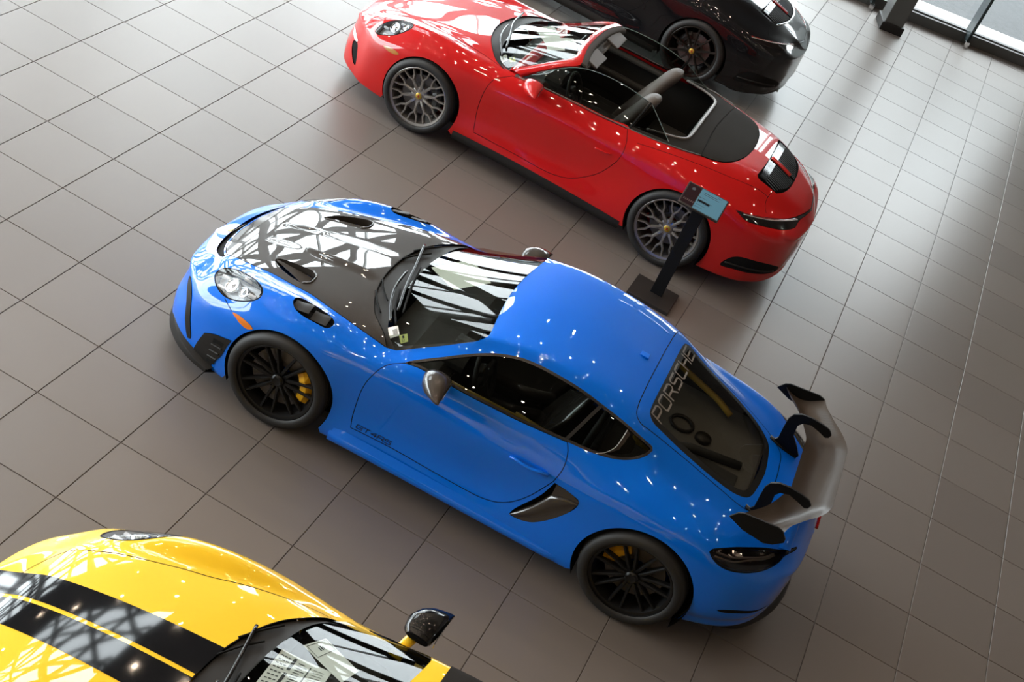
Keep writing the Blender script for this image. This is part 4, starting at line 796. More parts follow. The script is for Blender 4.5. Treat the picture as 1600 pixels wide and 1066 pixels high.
        # lettering
        L, wd = word('PORSCHE', 1.3, .42); hgt = .082; sc_ = .86/wd
        strokes(S, L, (2.205, -.43, 1.13), (0, sc_, 0), (-hgt*.93, 0, hgt*.37), .16, .0015).build('window_lettering', M_DECAL, car)
        for s in (-1, 1):
            L, wd = word('GT4RS', 1.5, .35); k = .235/wd
            strokes(S, L, (.585 if s < 0 else .82, s*.86, .318), (k if s < 0 else -k, 0, .002*k), (.004, 0, .026), .2, .002).build('door_lettering', M_DECALBK, car)
    else:
        # twin stripes along the hood (flat film)
        for y0, y1 in ((.012, (.17, .212)), (-.012, (-.17, -.212))):
            G = []
            for x in np.linspace(-.93, .25, 60):
                f = (x + .93)/1.165; e = y1[0] + (y1[1] - y1[0])*f; lim = .235 + .30*e*e
                ys = np.linspace(y0, e, 10); X, N = onsurf(S, [(min(x, .236 + .33*y*y), y, .8) for y in ys], 'top'); G.append(X + N*.0012)
            MB().grid(np.array(G)).build('hood_stripe', M_STRIPE, car, True)
        # black soft top over the roof behind the header
        keep = np.isin(B.cls, ['body', 'hatch', 'seam', 'rear_glass', 'rear_frit']); cx = B.X[B.F].mean(1); tt = B.P[B.F].mean(1)[:, 1]
        B.cls = np.where(keep & (cx[:, 0] > 1.16) & (cx[:, 0] < 2.9) & (tt > 8.2), 'top', 'x'); B.emit('top', 'soft_top', M_FABRIC, car, .006); B.cls = old
    return car, S, B
# ---------------- 992 body: open cabriolet and coupe ----------------
HEAD992 = [(-.603, .745, .628), (-.592, .712, .675), (-.542, .688, .727), (-.475, .672, .772), (-.41, .670, .803), (-.35, .684, .826), (-.306, .712, .834), (-.300, .735, .815), (-.322, .757, .790), (-.371, .773, .739), (-.428, .780, .692), (-.503, .779, .653), (-.565, .768, .627)]
COWL992 = [(.595, .745, .882), (.47, .655, .886), (.385, .545, .90), (.305, .395, .906), (.255, .24, .906), (.230, .10, .906), (.224, 0., .906)]
GB992 = [(.378, 0., .918), (.388, .2, .918), (.415, .38, .916), (.45, .52, .908), (.51, .64, .893), (.606, .745, .882)]
TAIL992 = [[(3.452, 0., .745), (3.42, .12, .752), (3.368, .319, .766), (3.306, .473, .775), (3.199, .632, .786), (3.086, .736, .790), (2.968, .816, .793), (2.885, .853, .795)], [(2.885, .853, .795), (2.995, .849, .752), (3.08, .816, .746), (3.207, .728, .739), (3.307, .644, .737), (3.365, .54, .732), (3.392, .45, .728), (3.395, .41, .738), (3.40, .30, .741), (3.435, .12, .738), (3.462, 0., .733)]]
def coons(b, t, l, r):
    n, m = len(b), len(l); u = np.linspace(0, 1, n)[:, None, None]; v = np.linspace(0, 1, m)[None, :, None]
    return (1-v)*b[:, None] + v*t[:, None] + (1-u)*l[None] + u*r[None] - ((1-u)*(1-v)*b[0] + u*(1-v)*b[-1] + (1-u)*v*t[0] + u*v*t[-1])
def resamp(P, n):
    P = catmull(P, False, .01); d = np.concatenate([[0], np.cumsum(np.linalg.norm(np.diff(P, axis=0), axis=1))]); q = np.linspace(0, d[-1], n)
    return np.stack([np.interp(q, d, P[:, k]) for k in range(3)], 1)
def both(G): return np.concatenate([G[:0:-1] * np.array([1, -1, 1]), G])
def surf992(coupe):
    L = list(L992)
    if coupe:
        tail = lambda z: [q for q in z if q[0] > 2.95]
        def z(a): return a
        L[8] = ([(-.985,.02),(-.955,.24),(-.9,.40),(-.8,.46),(-.65,.50),(-.4,.55),(0,.61),(.3,.66),(.5,.70),(.65,.70),(.8,.665),(1.0,.62),(1.2,.60),(1.5,.60),(1.8,.61),(2.1,.63),(2.4,.64),(2.8,.61),(3.1,.55),(3.3,.45),(3.42,.30),(3.48,.17),(3.513,.015)], [(-.985,.53),(-.9,.60),(-.8,.645),(-.65,.69),(-.4,.765),(-.2,.80),(0,.825),(.3,.855),(.5,.865),(.65,.90),(.8,.985),(1.0,1.10),(1.2,1.17),(1.4,1.20),(1.7,1.195),(2.0,1.14),(2.2,1.08),(2.4,1.01),(2.7,.945),(2.9,.905),(3.1,.85),(3.25,.80),(3.38,.745),(3.513,.64)])
        L[9] = ([(-.985,.015),(-.955,.19),(-.9,.31),(-.8,.35),(-.5,.39),(0,.47),(.3,.53),(.5,.58),(.8,.57),(1.0,.54),(1.2,.51),(1.6,.50),(2.1,.51),(2.5,.50),(2.8,.47),(3.0,.42),(3.3,.30),(3.43,.2),(3.48,.11),(3.513,.01)], [(-.985,.535),(-.9,.605),(-.8,.65),(-.5,.73),(-.2,.785),(0,.815),(.3,.86),(.45,.875),(.6,.94),(.8,1.05),(1.0,1.16),(1.2,1.235),(1.4,1.265),(1.7,1.262),(2.0,1.205),(2.3,1.115),(2.6,1.025),(2.9,.96),(3.1,.90),(3.25,.84),(3.38,.78),(3.513,.645)])
        for k, d in ((10, .012), (11, .02)):
            L[k] = (L992[k][0], [q for q in L992[k][1] if q[0] < .35] + [(.45,.90+d/4),(.6,.97+d/2),(.8,1.08+d),(1.0,1.185+d),(1.2,1.252+d),(1.4,1.28+d),(1.7,1.277+d),(2.0,1.22+d),(2.3,1.13+d),(2.6,1.035+d),(2.9,.968+d/2),(3.1,.918+d/4),(3.25,.858),(3.38,.787),(3.513,.65)])
    return Surf(xmap992(body_from_keys(np.array(X992), L)))
def car992(name, loc, ang, label, coupe):
    P_ = M_BLK if coupe else M_RED; car = tag(empty(name, loc, ang), label, 'car'); S = surf992(coupe); B = Body(S)
    B.reg('gone', None, ab=arch_ab(S, .02, .335, .368)); B.reg('gone', None, ab=arch_ab(S, 2.452, .345, .386))
    B.reg('cowl', [COWL992, GB992], 'top', (6, 11))
    if coupe:
        B.reg('windscreen', [GB992, [(.606, .745, .88), (.75, .70, .97), (.95, .63, 1.10), (1.07, .56, 1.19), (1.075, .45, 1.21), (1.05, .25, 1.225), (1.04, 0, 1.23)]], 'top', (6, 11))
        win, _ = outline(S, [[(.72, .89), (1.1, .925), (1.5, .945), (1.9, .965), (2.2, .985), (2.40, 1.005), (2.44, 1.02), (2.3, 1.06), (2.1, 1.115), (1.9, 1.16), (1.6, 1.19), (1.35, 1.185), (1.15, 1.14), (.95, 1.05)]], 'side', (5.6, 10.2))
        B.reg('side_glass', None, ab=offset(S, win, -.016, True)); B.reg('window_trim', None, ab=win)
        B.reg('rear_glass', [(2.05, 0, 1.23), (2.06, .35, 1.2), (2.10, .46, 1.17), (2.4, .45, 1.07), (2.68, .40, 1.0), (2.74, .25, .99), (2.75, 0, .99)], 'top', (6, 11))
    else:
        B.reg('cockpit', [GB992[:-1] + [(.585, .715, .885), (.68, .752, .89)], [(.68, .752, .89), (.85, .768, .9), (1.2, .772, .93), (1.55, .768, .93), (1.74, .755, .945)], [(1.74, .755, .945), (1.80, .712, .96), (1.97, .651, .98), (2.115, .594, .99), (2.19, .548, .995), (2.228, .50, 1.0), (2.238, .44, 1.0), (2.24, .2, 1.0), (2.24, 0, 1.0)]], 'top', (6, 11))
        B.reg('tonneau', [[(2.24, 0, 1.0), (2.24, .2, 1.0), (2.238, .44, 1.0), (2.228, .50, 1.0), (2.19, .548, .995), (2.115, .594, .99), (1.97, .651, .98), (1.80, .712, .96), (1.74, .755, .945)], [(1.74, .755, .945), (1.80, .768, .95), (1.951, .761, .96), (2.131, .735, .971), (2.28, .695, .976), (2.408, .640, .978)], [(2.408, .640, .978), (2.397, .487, .996), (2.38, .235, 1.003), (2.373, 0, 1.007)]], 'top', (6, 11))
        B.reg('lid_fabric', [[(2.373, 0, 1.007), (2.38, .235, 1.003), (2.397, .487, .996), (2.408, .640, .978)], [(2.408, .640, .978), (2.506, .607, .98), (2.606, .545, .986), (2.677, .445, .995), (2.725, .30, 1.0), (2.75, .10, 1.004), (2.753, 0, 1.004)]], 'top', (6, 11), seam=.004)
    gr = B.reg('grille', [[(2.915, 0, .99), (2.912, .2, .988), (2.903, .36, .983), (2.897, .43, .978)], [(2.897, .43, .978), (2.915, .466, .967), (3.007, .455, .94), (3.111, .425, .904)], [(3.111, .425, .904), (3.155, .34, .90), (3.185, .2, .905), (3.195, 0, .906)]], 'top', (6, 11), seam=.003)
    hl = B.reg('headlight', HEAD992, 'xyz', seam=.004)
    B.reg('hood', [[(-.80, 0, .652), (-.795, .15, .65), (-.77, .29, .655), (-.72, .385, .672), (-.62, .425, .70), (-.40, .47, .755), (-.1, .55, .83), (.15, .61, .86), (.35, .66, .875), (.50, .705, .88), (.595, .745, .882)], COWL992], 'top', (6, 11), seam=.0028)
    B.reg('hood_badge', [(-.885, 0., .615), (-.883, .018, .616), (-.86, .024, .624), (-.835, .020, .636), (-.828, 0., .64)], 'top', (6, 11))
    B.reg('door', [[(.69, .885), (.605, .835), (.564, .80), (.537, .718), (.526, .596), (.533, .461), (.551, .372), (.572, .285)], [(.572, .285), (1.0, .285), (1.35, .292), (1.52, .34), (1.694, .478), (1.767, .587), (1.816, .692)], [(1.816, .692), (1.831, .783), (1.815, .867), (1.768, .945)], [(1.768, .945), (1.55, .932), (1.2, .926), (.975, .914), (.80, .896), (.69, .885)]], 'side', (2.2, 7.6), seam=.0028)
    B.reg('side_marker', [(-.463, .833, .586), (-.405, .844, .608), (-.319, .866, .613), (-.29, .872, .604), (-.328, .869, .581), (-.412, .85, .574)], 'xyz', (4, 6.5))
    B.reg('front_duct', [(-.81, .620, .385), (-.745, .685, .415), (-.70, .728, .33), (-.685, .736, .24), (-.715, .713, .235), (-.766, .670, .295)], 'xyz')
    B.reg('running_light', [(-.895, .46, .435), (-.86, .53, .452), (-.80, .622, .448), (-.75, .682, .432), (-.765, .662, .412), (-.83, .575, .412)], 'xyz')
    tl = B.reg('tail_lamp', TAIL992, 'xyz', seam=.003)
    B.reg('low_duct', [(2.985, .875, .290), (3.034, .877, .394), (3.107, .862, .437), (3.268, .792, .445), (3.37, .68, .42), (3.43, .55, .36), (3.43, .545, .325), (3.37, .67, .315), (3.279, .778, .313), (3.119, .852, .30)], 'xyz')
    B.seam([(3.08, .45, .92), (3.062, .53, .885), (3.066, .58, .86), (3.08, .62, .84), (3.115, .66, .81)], 'xyz')
    B.seam([(1.90, .83, .90), (2.2, .80, .945), (2.5, .72, .955), (2.8, .62, .93), (2.95, .56, .91), (3.06, .53, .886)], 'xyz') if not coupe else None
    B.cut()
    B.emit(['body', 'seam'], 'body_shell', [P_, M_SEAM], car); B.emit('hood', 'hood', P_, car); B.emit('cowl', 'cowl_panel', M_PLAST, car, -.01)
    if coupe:
        B.emit('windscreen', 'windscreen', M_GLASS, car, -.002, 0, (2, 1)); B.emit('rear_glass', 'rear_window', M_GLASSDK, car, -.001)
        for s in (-1, 1): B.emit('side_glass', 'side_window', M_GLASSDK, car, -.004, s); B.emit('window_trim', 'window_trim', M_TRIM, car, .001, s)
        old = B.cls.copy(); cx = B.X[B.F].mean(1); B.cls = np.where(np.isin(B.cls, ['body', 'seam', 'door', 'window_trim']) & (cx[:, 0] > .38) & (cx[:, 0] < 2.85) & (cx[:, 2] > .2), 'lining', 'x'); B.emit('lining', 'cabin_lining', M_INT, car, -.022); B.cls = old
    else:
        B.emit('tonneau', 'tonneau', M_FABRIC, car, .001); B.emit('lid_fabric', 'soft_top_lid', M_FABRIC, car, .004)
        old = B.cls.copy(); cx = B.X[B.F].mean(1); B.cls = np.where(np.isin(B.cls, ['body', 'seam', 'door']) & (cx[:, 0] > .45) & (cx[:, 0] < 2.3) & (cx[:, 2] > .2) & (cx[:, 2] < .93), 'lining', 'x'); [B.emit('lining', 'cabin_lining', M_INT, car, -.03, q_) for q_ in (-1, 1)]; B.cls = old
    # engine grille: dark well, lengthwise slats, glossy front bar, twin red brake lamps
    g = B.get('grille', -.03); mb = MB(); mb.add(g[0], g[1])
    for s in (-1, 1): mb.add(*B.wall(gr, 0, -.03, s))
    gl = mb.build('engine_grille', M_MATTE, car)
    for k in range(-12, 13):
        y = k*.0345; xe = 3.188 - .10*(abs(y)/.42)**2.2; 
        if k == 0: continue
        X, N = onsurf(S, [(x, y, .95) for x in np.linspace(2.985, xe, 7)], 'top', (6, 11)); w3 = np.array([0, .0085, 0]); sl = MB().grid(np.stack([X - w3 - N*.02, X - w3 - N*.003, X + w3 - N*.003, X + w3 - N*.02], 1)).build('grille_slat', mat('satin_slat', (.012, .012, .013), .6, spec=.15), gl)
    for s in (-1, 1):
        G = np.array([[tuple(a) for a in onsurf(S, [(x, s*y, .97) for x in (2.918, 2.985)], 'top', (6, 11))[0]] for y in np.linspace(.03, .425, 10)]); MB().grid(G + np.array([0, 0, -.003])).build('grille_front_bar', M_GLOSSBLK, gl, True)
        X, N = onsurf(S, [(x, s*.016, .95) for x in np.linspace(2.925, 3.14, 8)], 'top', (6, 11)); MB().tube(X + N*.002, .010, 8).build('third_brake_lamp', M_REDLENS if coupe else mat('brake_lamp_red', (.55, .02, .015), .2, 0, 1), gl, True)
    if coupe:
        X, N = onsurf(S, [(3.195 - .085*(abs(y)/.42)**2.2 + .012, y, .9) for y in np.linspace(-.43, .43, 20)], 'top', (6, 11)); MB().tube(X + N*.002, .011, 8).build('grille_chrome_edge', M_CHROME, car, True)
    B.emit('hood_badge', 'crest_badge', M_GOLD, car, .002)
    for s in (-1, 1):
        d = B.emit('door', 'door', P_, car, 0, s)
        bowl = lens_pocket(B, hl, car, .05, s, mat('lamp_bowl', (.36, .37, .38), .4, .3), 'headlight'); B.emit('headlight', 'lens', M_CLEAR, bowl, 0, s)
        for (x, y, z, r) in ((-.455, .715, .735, .05), (-.36, .725, .79, .03)):
            X, N = onsurf(S, [(x, s*y, z)]); n_ = N[0]; c = X[0] - n_*.04; u = np.cross(n_, (0, 0, 1)); u /= np.linalg.norm(u); v = np.cross(n_, u)
            ring = lambda rr, dd: [tuple(c + n_*dd + rr*(math.cos(a)*u + math.sin(a)*v)) for a in np.linspace(0, 2*math.pi, 21)]
            MB().grid(np.array([ring(r, .0), ring(r, .02), ring(r*.86, .026), ring(r*.8, .015), ring(r*.4, .024), ring(.001, .028)])).build('projector', M_CHROME, bowl, True)
        for (x, y, z) in ((-.54, .715, .70), (-.51, .765, .665), (-.40, .69, .79), (-.375, .755, .755)):
            X, N = onsurf(S, [(x, s*y, z)]); MB().box(X[0] - N[0]*.03, (.05, .02, .02), bev=.006).build('running_light', mat('drl_white', (.85, .87, .9), .2), bowl)
        B.emit('side_marker', 'side_marker', mat('amber_lens', (.42, .16, .02), .2, 0, 1) if not coupe else M_SMOKE, car, .003, s)
        B.emit('front_duct', 'front_duct_panel', M_MATTE, car, -.008, s); B.emit('running_light', 'running_light_strip', mat('drl_white', (.85, .87, .9), .2), car, .003, s)
        X, N = onsurf(S, [(a, s*.88, c) for a, c in [(1.60, .705), (1.65, .712), (1.70, .716), (1.745, .72)]], 'side', (4, 7)); X[:, 1] = np.abs(X[:, 1])*s; N[:, 1] = np.abs(N[:, 1])*s
        MB().tube(catmull(X + N*np.array([.003, .012, .012, .003])[:, None], False, .01), .010, 8, True, (1, .7)).build('door_handle', P_, d, True)
        B.emit('low_duct', 'rear_vent', M_MATTE, car, -.002, s)
        X, N = onsurf(S, [(3.01, s*.875, .335), (3.15, s*.84, .35), (3.30, s*.76, .355), (3.40, s*.62, .345)]); MB().tube(catmull(X + N*.004, False, .03), .008, 6).build('rear_vent_slat', M_PLAST, car, True)
        G = []
        for x in np.linspace(.40, 2.06, 24):
            f = (x - .40)/1.66; X, N = onsurf(S, [(x, s*.88, .245 - .03*(1-f)*.3)], 'side', (1.6, 5)); yy = abs(X[0][1]); e = min(1, f/.05, (1-f)/.04); G.append([(x, s*(yy + .003*e), .212 + .018*math.sin(f*3)), (x, s*(yy + .012*e), .185), (x, s*(yy + .004*e), .14), (x, s*(yy - .05), .13)])
        MB().grid(np.array(G)).build('side_skirt', M_PLAST, car, True)
        mirror(car, s, (.830, .895, .878), P_, M_PLAST)
        for x, yy, R, wd, rear in ((.0, .785, .338, .245, False), (2.45, .772, .357, .305, True)):
            wheel(car, (x, s*yy, R), R, .262 if not rear else .276, wd, 'ten' if coupe else 'carrera', s); brakes(car, (x, s*(yy - .01), R), s, M_CALB, rear, .18)
        MB().lathe([(.036, -.10), (.043, -.10), (.043, .03), (.036, .03), (.036, -.10)], n=24).build('tail_pipe', M_SILVER, car, True, loc=(3.36, s*.33, .225), rot=(0, 0, math.radians(90)))
    t_ = B.emit('tail_lamp', 'tail_lamp', M_SMOKE, car, .001)
    for s in (-1, 1):
        for zo, m_ in ((.006, M_REDLENS), (-.012, mat('dim_light_strip', (.55, .53, .50), .3, .3))):
            X, N = onsurf(S, [(2.95, s*.82, .775 + zo), (3.08, s*.742, .772 + zo), (3.2, s*.64, .768 + zo), (3.30, s*.50, .760 + zo), (3.37, s*.36, .755 + zo)]); MB().tube(catmull(X + N*.001, False, .03), .004, 6).build('light_strip', m_, t_, True)
    wheel_well(car, .02, .368, M_MATTE, .50, .872, .335); wheel_well(car, 2.452, .386, M_MATTE, .50, .905, .345)
    # rear lower apron
    df = catmull([(3.02, .85, .17), (3.18, .80, .18), (3.32, .68, .19), (3.42, .50, .21), (3.47, .28, .23), (3.48, 0, .24)], False, .04); G = []
    for p in np.concatenate([df * np.array([1, -1, 1]), df[-2::-1]]): G.append([(p[0] - .04, p[1]*.97, p[2] + .10), (p[0] + .005, p[1], p[2] + .09), (p[0] + .012, p[1], p[2] + .02), (p[0] - .08, p[1]*.93, p[2] - .04)])
    a_ = MB().grid(np.array(G)).build('rear_apron', P_, car, True); autosmooth(a_, 40)
    L = catmull([(-.97, 0, .15), (-.955, .2, .15), (-.905, .42, .15), (-.80, .61, .15), (-.66, .74, .15), (-.5, .81, .15)], False, .05); G = []
    for p in np.concatenate([L[::-1] * np.array([1, -1, 1]), L[1:]]): G.append([(p[0] + .07, p[1]*.93, .20), (p[0] + .008, p[1], .185), (p[0], p[1], .155), (p[0] + .09, p[1]*.9, .145)])
    MB().grid(np.array(G)).build('front_lip', M_PLAST, car, True)
    # wipers
    for pts in ([(.29, .42, .91), (.315, .10, .915), (.40, -.20, .92), (.47, -.46, .92)], [(.30, .0, .91), (.335, -.24, .91), (.40, -.42, .91), (.50, -.60, .90)]):
        X, N = onsurf(S, pts, 'top', (6, 11)); MB().tube(catmull(X + N*.02, False, .03), .009, 8).build('wiper', M_GLOSSBLK, car, True)
    dashboard(car, .50, .84); floor_pan(car, .35, 2.2)
    if coupe:
        for s in (-1, 1): bucket_seat(car, 1.28, s*.37, M_INT, M_INT, True, 1.10)
        return car, S, B
    # windscreen frame and glass
    inner = np.array([(.606, .745, .882), (.76, .69, .985), (.923, .63, 1.10), (1.03, .575, 1.165), (1.066, .48, 1.186), (1.045, .35, 1.198), (1.03, .2, 1.205), (1.025, 0, 1.208)])
    outer = np.array([(.715, .765, .888), (.859, .722, 1.0), (1.03, .67, 1.122), (1.15, .615, 1.181), (1.137, .50, 1.208), (1.108, .35, 1.222), (1.092, .2, 1.228), (1.087, 0, 1.231)])
    I = np.concatenate([resamp(inner[:5], 20), resamp(inner[4:], 14)[1:]]); O = np.concatenate([resamp(outer[:5], 20), resamp(outer[4:], 14)[1:]])
    Mi = (I + O)/2 + np.array([-.004, .006, .014]); Mi2 = O*.8 + I*.2 + np.array([.0, .004, .007]); Ub = O + np.array([.0, -.012, -.028]); Ui = I + np.array([.012, -.014, -.022])
    G = both(np.stack([Ui, I, Mi, Mi2, O, Ub, Ui], 1)); fr = MB().grid(G).build('windscreen_frame', P_, car, True); autosmooth(fr, 50)
    bt = resamp(np.array(GB992) + np.array([0, 0, .004]), 14); tp = resamp(inner[3:][::-1], 14); lf = resamp([(.378, 0, .922), (.70, 0, 1.068), (1.025, 0, 1.208)], 12); rt = resamp(inner[:4], 12)
    bt[0] = lf[0]; tp[0] = lf[-1]; bt[-1] = rt[0]; tp[-1] = rt[-1]
    Gg = coons(bt, tp, lf, rt); ws = np.concatenate([Gg[:0:-1] * np.array([1, -1, 1]), Gg]); Vf, Nf = polyfit_sheet(ws.reshape(-1, 3), 2, 1); Gg = Vf.reshape(ws.shape)[len(Gg) - 1:]
    mg = MB().grid(Vf.reshape(ws.shape)); a_, b_, c_ = (np.array(mg.V[i]) for i in mg.F[40][:3]); up = np.cross(b_ - a_, c_ - a_)[2] > 0
    obj('windscreen', mesh(mg.V, [f if up else f[::-1] for f in mg.F], M_GLASS, True, Nf), car)
    car_glass = Gg
    k0 = 15; hd = both(np.stack([O[k0:] + np.array([-.004, -.006, -.004]), O[k0:] + np.array([.045, -.01, -.012]), O[k0:] + np.array([.06, -.02, -.045]), O[k0:] + np.array([.0, -.02, -.05])], 1)); MB().grid(hd).build('header_lining', mat('header_cloth', (.055, .047, .042), .75), car, True)
    for s in (-1, 1):
        MB().box((1.205, s*.30, 1.165), (.13, .30, .022), np.array(Matrix.Rotation(math.radians(18), 3, 'Y')), bev=.010).build('sun_visor', M_LEATH, car)
        # raised side glass and quarter glass
        bot = [(.74, .775, .895), (.975, .778, .918), (1.2, .780, .93), (1.55, .775, .937), (1.765, .765, .946)]; top = [(.86, .725, .985), (1.05, .665, 1.115), (1.17, .632, 1.168), (1.292, .612, 1.192), (1.469, .598, 1.203), (1.654, .592, 1.192), (1.815, .588, 1.165)]
        b_, t__ = resamp(bot, 16), resamp(top, 16); G = np.array([[b_[i]*(1-f) + t__[i]*f + np.array([0, .02*math.sin(math.pi*f), 0]) for f in np.linspace(0, 1, 7)] for i in range(16)]) * np.array([1, s, 1])
        sg = MB().grid(G).build('side_window', M_GLASSDK, car, True); MB().tube(G[:, -1], .004, 5).build('glass_edge', mat('glass_edge', (.10, .14, .13), .2), sg, True)
        q = [(1.795, .762, .948), (2.14, .700, .965), (1.845, .586, 1.160)]; MB().add(np.array(q) * np.array([1, s, 1]), [(0, 1, 2)]).build('quarter_window', M_GLASSDK, car)
        MB().tube(np.array([(1.778, .765, .945), (1.832, .588, 1.168)]) * np.array([1, s, 1]), .010, 6).build('window_seal', M_MATTE, car)
        MB().tube(np.array([(1.845, .586, 1.160), (2.14, .700, .965)]) * np.array([1, s, 1]), .003, 5).build('quarter_window_edge', mat('glass_edge', (.10, .14, .13), .2), car)
        MB().tube(resamp(np.array(bot + [(1.95, .758, .958), (2.131, .735, .972), (2.28, .696, .979), (2.408, .640, .981)]) * np.array([1, s, 1]) + np.array([0, s*.004, .004]), 30), .005, 6).build('belt_seal', mat('belt_seal', (.10, .095, .085), .35), car, True)
        # seats with tall padded backs
        st = MB().box((1.28, s*.37, .42), (.52, .48, .14), bev=.05).build('seat', M_INT, car)
        secs = []
        for t, w_, dd in [(0, .24, .08), (.35, .25, .085), (.6, .235, .08), (.72, .18, .075), (.86, .15, .075), (.95, .125, .065), (.99, .08, .045), (1, .03, .02)]:
            cx_, cz = 1.50 + .33*t, .45 + .70*t; secs.append([(cx_ + dd*math.cos(a), s*.37 + w_*math.sin(a)*(abs(math.sin(a))**-.25 if abs(math.sin(a)) > .01 else 1), cz) for a in np.linspace(0, 2*math.pi, 17)])
        mb = MB().grid(np.array(secs)); mb.add(secs[-1][:-1], [tuple(range(16))[::-1]]); bk = mb.build('backrest', M_LEATH, st, True)
        MB().box((1.62, s*.36, .78), (.05, .10, .36), np.array(Matrix.Rotation(math.radians(25), 3, 'Y')), bev=.02).build('backrest_panel', M_INT, st)
        MB().box((1.98, s*.28, .55), (.36, .40, .10), bev=.04).build('rear_seat', M_INT, car)
        MB().box((1.2, s*.755, .88), (1.0, .06, .045), bev=.018).build('door_top_pad', mat('door_pad', (.05, .046, .042), .5), car)
        MB().box((1.2, s*.725, .68), (.9, .05, .05), bev=.018).build('arm_rest', mat('door_pad', (.05, .046, .042), .5), car)
    MB().box((1.1, 0, .50), (1.2, .22, .20), bev=.04).build('centre_console', M_INT, car)
    MB().box((2.235, 0, .70), (.05, 1.0, .55), bev=.02).build('bulkhead', M_INT, car)
    e = catmull([(1.90, .676, .972), (1.97, .651, .98), (2.115, .594, .99), (2.19, .55, .995), (2.228, .50, .999), (2.24, .42, 1.0), (2.243, .2, 1.004), (2.243, 0, 1.006)], False, .04); X, N = onsurf(S, e, 'top', (6, 11))
    MB().tube(both(X[::-1] + N[::-1]*.004), .015, 8, True, (1, .7)).build('cockpit_rim', mat('rim_trim', (.17, .155, .15), .4, .3), car, True)
    # rear-view mirror
    MB().box((.98, 0, 1.13), (.03, .22, .06), bev=.012).build('rear_view_mirror', M_GLOSSBLK, car)
    return car, S, B, Gg
# ---------------- showroom: floor, facade, ceiling, walls ----------------
T = 0.6
M_TILE = mat('porcelain_tile', (.165, .145, .133), .33, spec=.36); noise_bump(M_TILE, 420, .05, .0004, 4, .16)
_nt = M_TILE.node_tree; _oi = _nt.nodes.new('ShaderNodeObjectInfo'); _mr = _nt.nodes.new('ShaderNodeMapRange'); _mr.inputs[3].default_value = .93; _mr.inputs[4].default_value = 1.06
_mx = _nt.nodes.new('ShaderNodeMix'); _mx.data_type = 'RGBA'; _mx.blend_type = 'MULTIPLY'; _mx.inputs[0].default_value = 1
_ramp = [n for n in _nt.nodes if n.type == 'VALTORGB'][0]; _p = _nt.nodes['Principled BSDF']
_nt.links.new(_oi.outputs['Random'], _mr.inputs[0]); _nt.links.new(_ramp.outputs['Color'], _mx.inputs[6]); _nt.links.new(_mr.outputs[0], _mx.inputs[7]); _nt.links.new(_mx.outputs[2], _p.inputs['Base Color'])
M_GROUT = mat('grout', (.12, .11, .105), .85, spec=.2)
M_CEIL = noise_bump(mat('ceiling_board', (.11, .095, .084), .8), 3, 0, colvar=.1)
M_WALL = noise_bump(mat('painted_wall', (.20, .18, .165), .7), 2, 0, colvar=.06)
M_STEEL = mat('grey_steel', (.085, .085, .082), .42, .3)
M_BEAM = mat('facade_beam', (.030, .028, .026), .5, .2)
M_SILL = noise_bump(mat('white_sill', (.30, .29, .275), .7), 30, .1, .001, colvar=.05)
M_PAVE = noise_bump(mat('outside_paving', (.030, .031, .033), .75), 12, .3, .004, 6, .25)
M_LAMP = mat('spot_lamp', (.8, .8, .8), .5, emit=((1.0, .80, .60), LAMP))
TH = math.atan(.32); FE = np.array([math.cos(TH), math.sin(TH), 0]); FN = np.array([-math.sin(TH), math.cos(TH), 0]); F0 = np.array([5.5, 12.2, 0])
def fp(u, d, z): return F0 + FE*u + FN*d + np.array([0, 0, z])
UL, UR, HC = -21.0, 2.75, 8.2

def tile_mesh():
    g, b = T/2 - .0028, .0018; V = []; 
    for h, e in ((0, b), (-b, 0), (-.010, 0)):
        for sx, sy in ((-1, -1), (1, -1), (1, 1), (-1, 1)): V.append((sx*(g - e), sy*(g - e), h))
    F = [(0, 1, 2, 3)] + [(i + 4*k + 4, (i+1) % 4 + 4*k + 4, (i+1) % 4 + 4*k, i + 4*k) for k in range(2) for i in range(4)]
    return mesh(V, F, M_TILE)
def build_floor():
    mb = MB(); mb.add([(-14, -14, -.006), (16, -14, -.006), tuple(fp(11, 0, -.006)), tuple(fp(UL, 0, -.006)), (-14, -14, -.2), (16, -14, -.2), tuple(fp(11, 0, -.2)), tuple(fp(UL, 0, -.2))], [(0, 1, 2, 3), (7, 6, 5, 4), (0, 4, 5, 1), (1, 5, 6, 2), (2, 6, 7, 3), (3, 7, 4, 0)])
    fl = struct(mb.build('floor', M_GROUT)); tm = tile_mesh()
    f_ = 2173.06; C = np.array(CAM_POS); cells = []
    for i in range(-24, 27):
        for j in range(-24, 26):
            c = np.array([(i + .5)*T, (j + .5)*T, 0.]);
            if (c - F0) @ FN > .30: continue
            q = CAM_R @ (c - C); vis = False; area = 0
            if q[2] > .5:
                x, y = 800 + f_*q[0]/q[2], 533 + f_*q[1]/q[2]; vis = -60 < x < 1660 and -50 < y < 1116; area = abs((c - C)[2])/np.linalg.norm(c - C)**3
            cells.append((not vis, -area, i, j))
    cells.sort(); k = 0; rest = MB()
    for hid, a, i, j in cells:
        if k < 298 and not hid: obj('floor_tile', tm, fl, loc=((i + .5)*T, (j + .5)*T, 0)); k += 1
        else: rest.add([(v.co.x + (i + .5)*T, v.co.y + (j + .5)*T, v.co.z) for v in tm.vertices], [tuple(p.vertices) for p in tm.polygons])
    o = rest.build('distant_floor_tiles', M_TILE, fl); o['kind'] = 'stuff'
    return fl
build_floor()

# outside ground
struct(MB().box((0, 30, -.35), (140, 120, .3)).build('ground', M_PAVE))
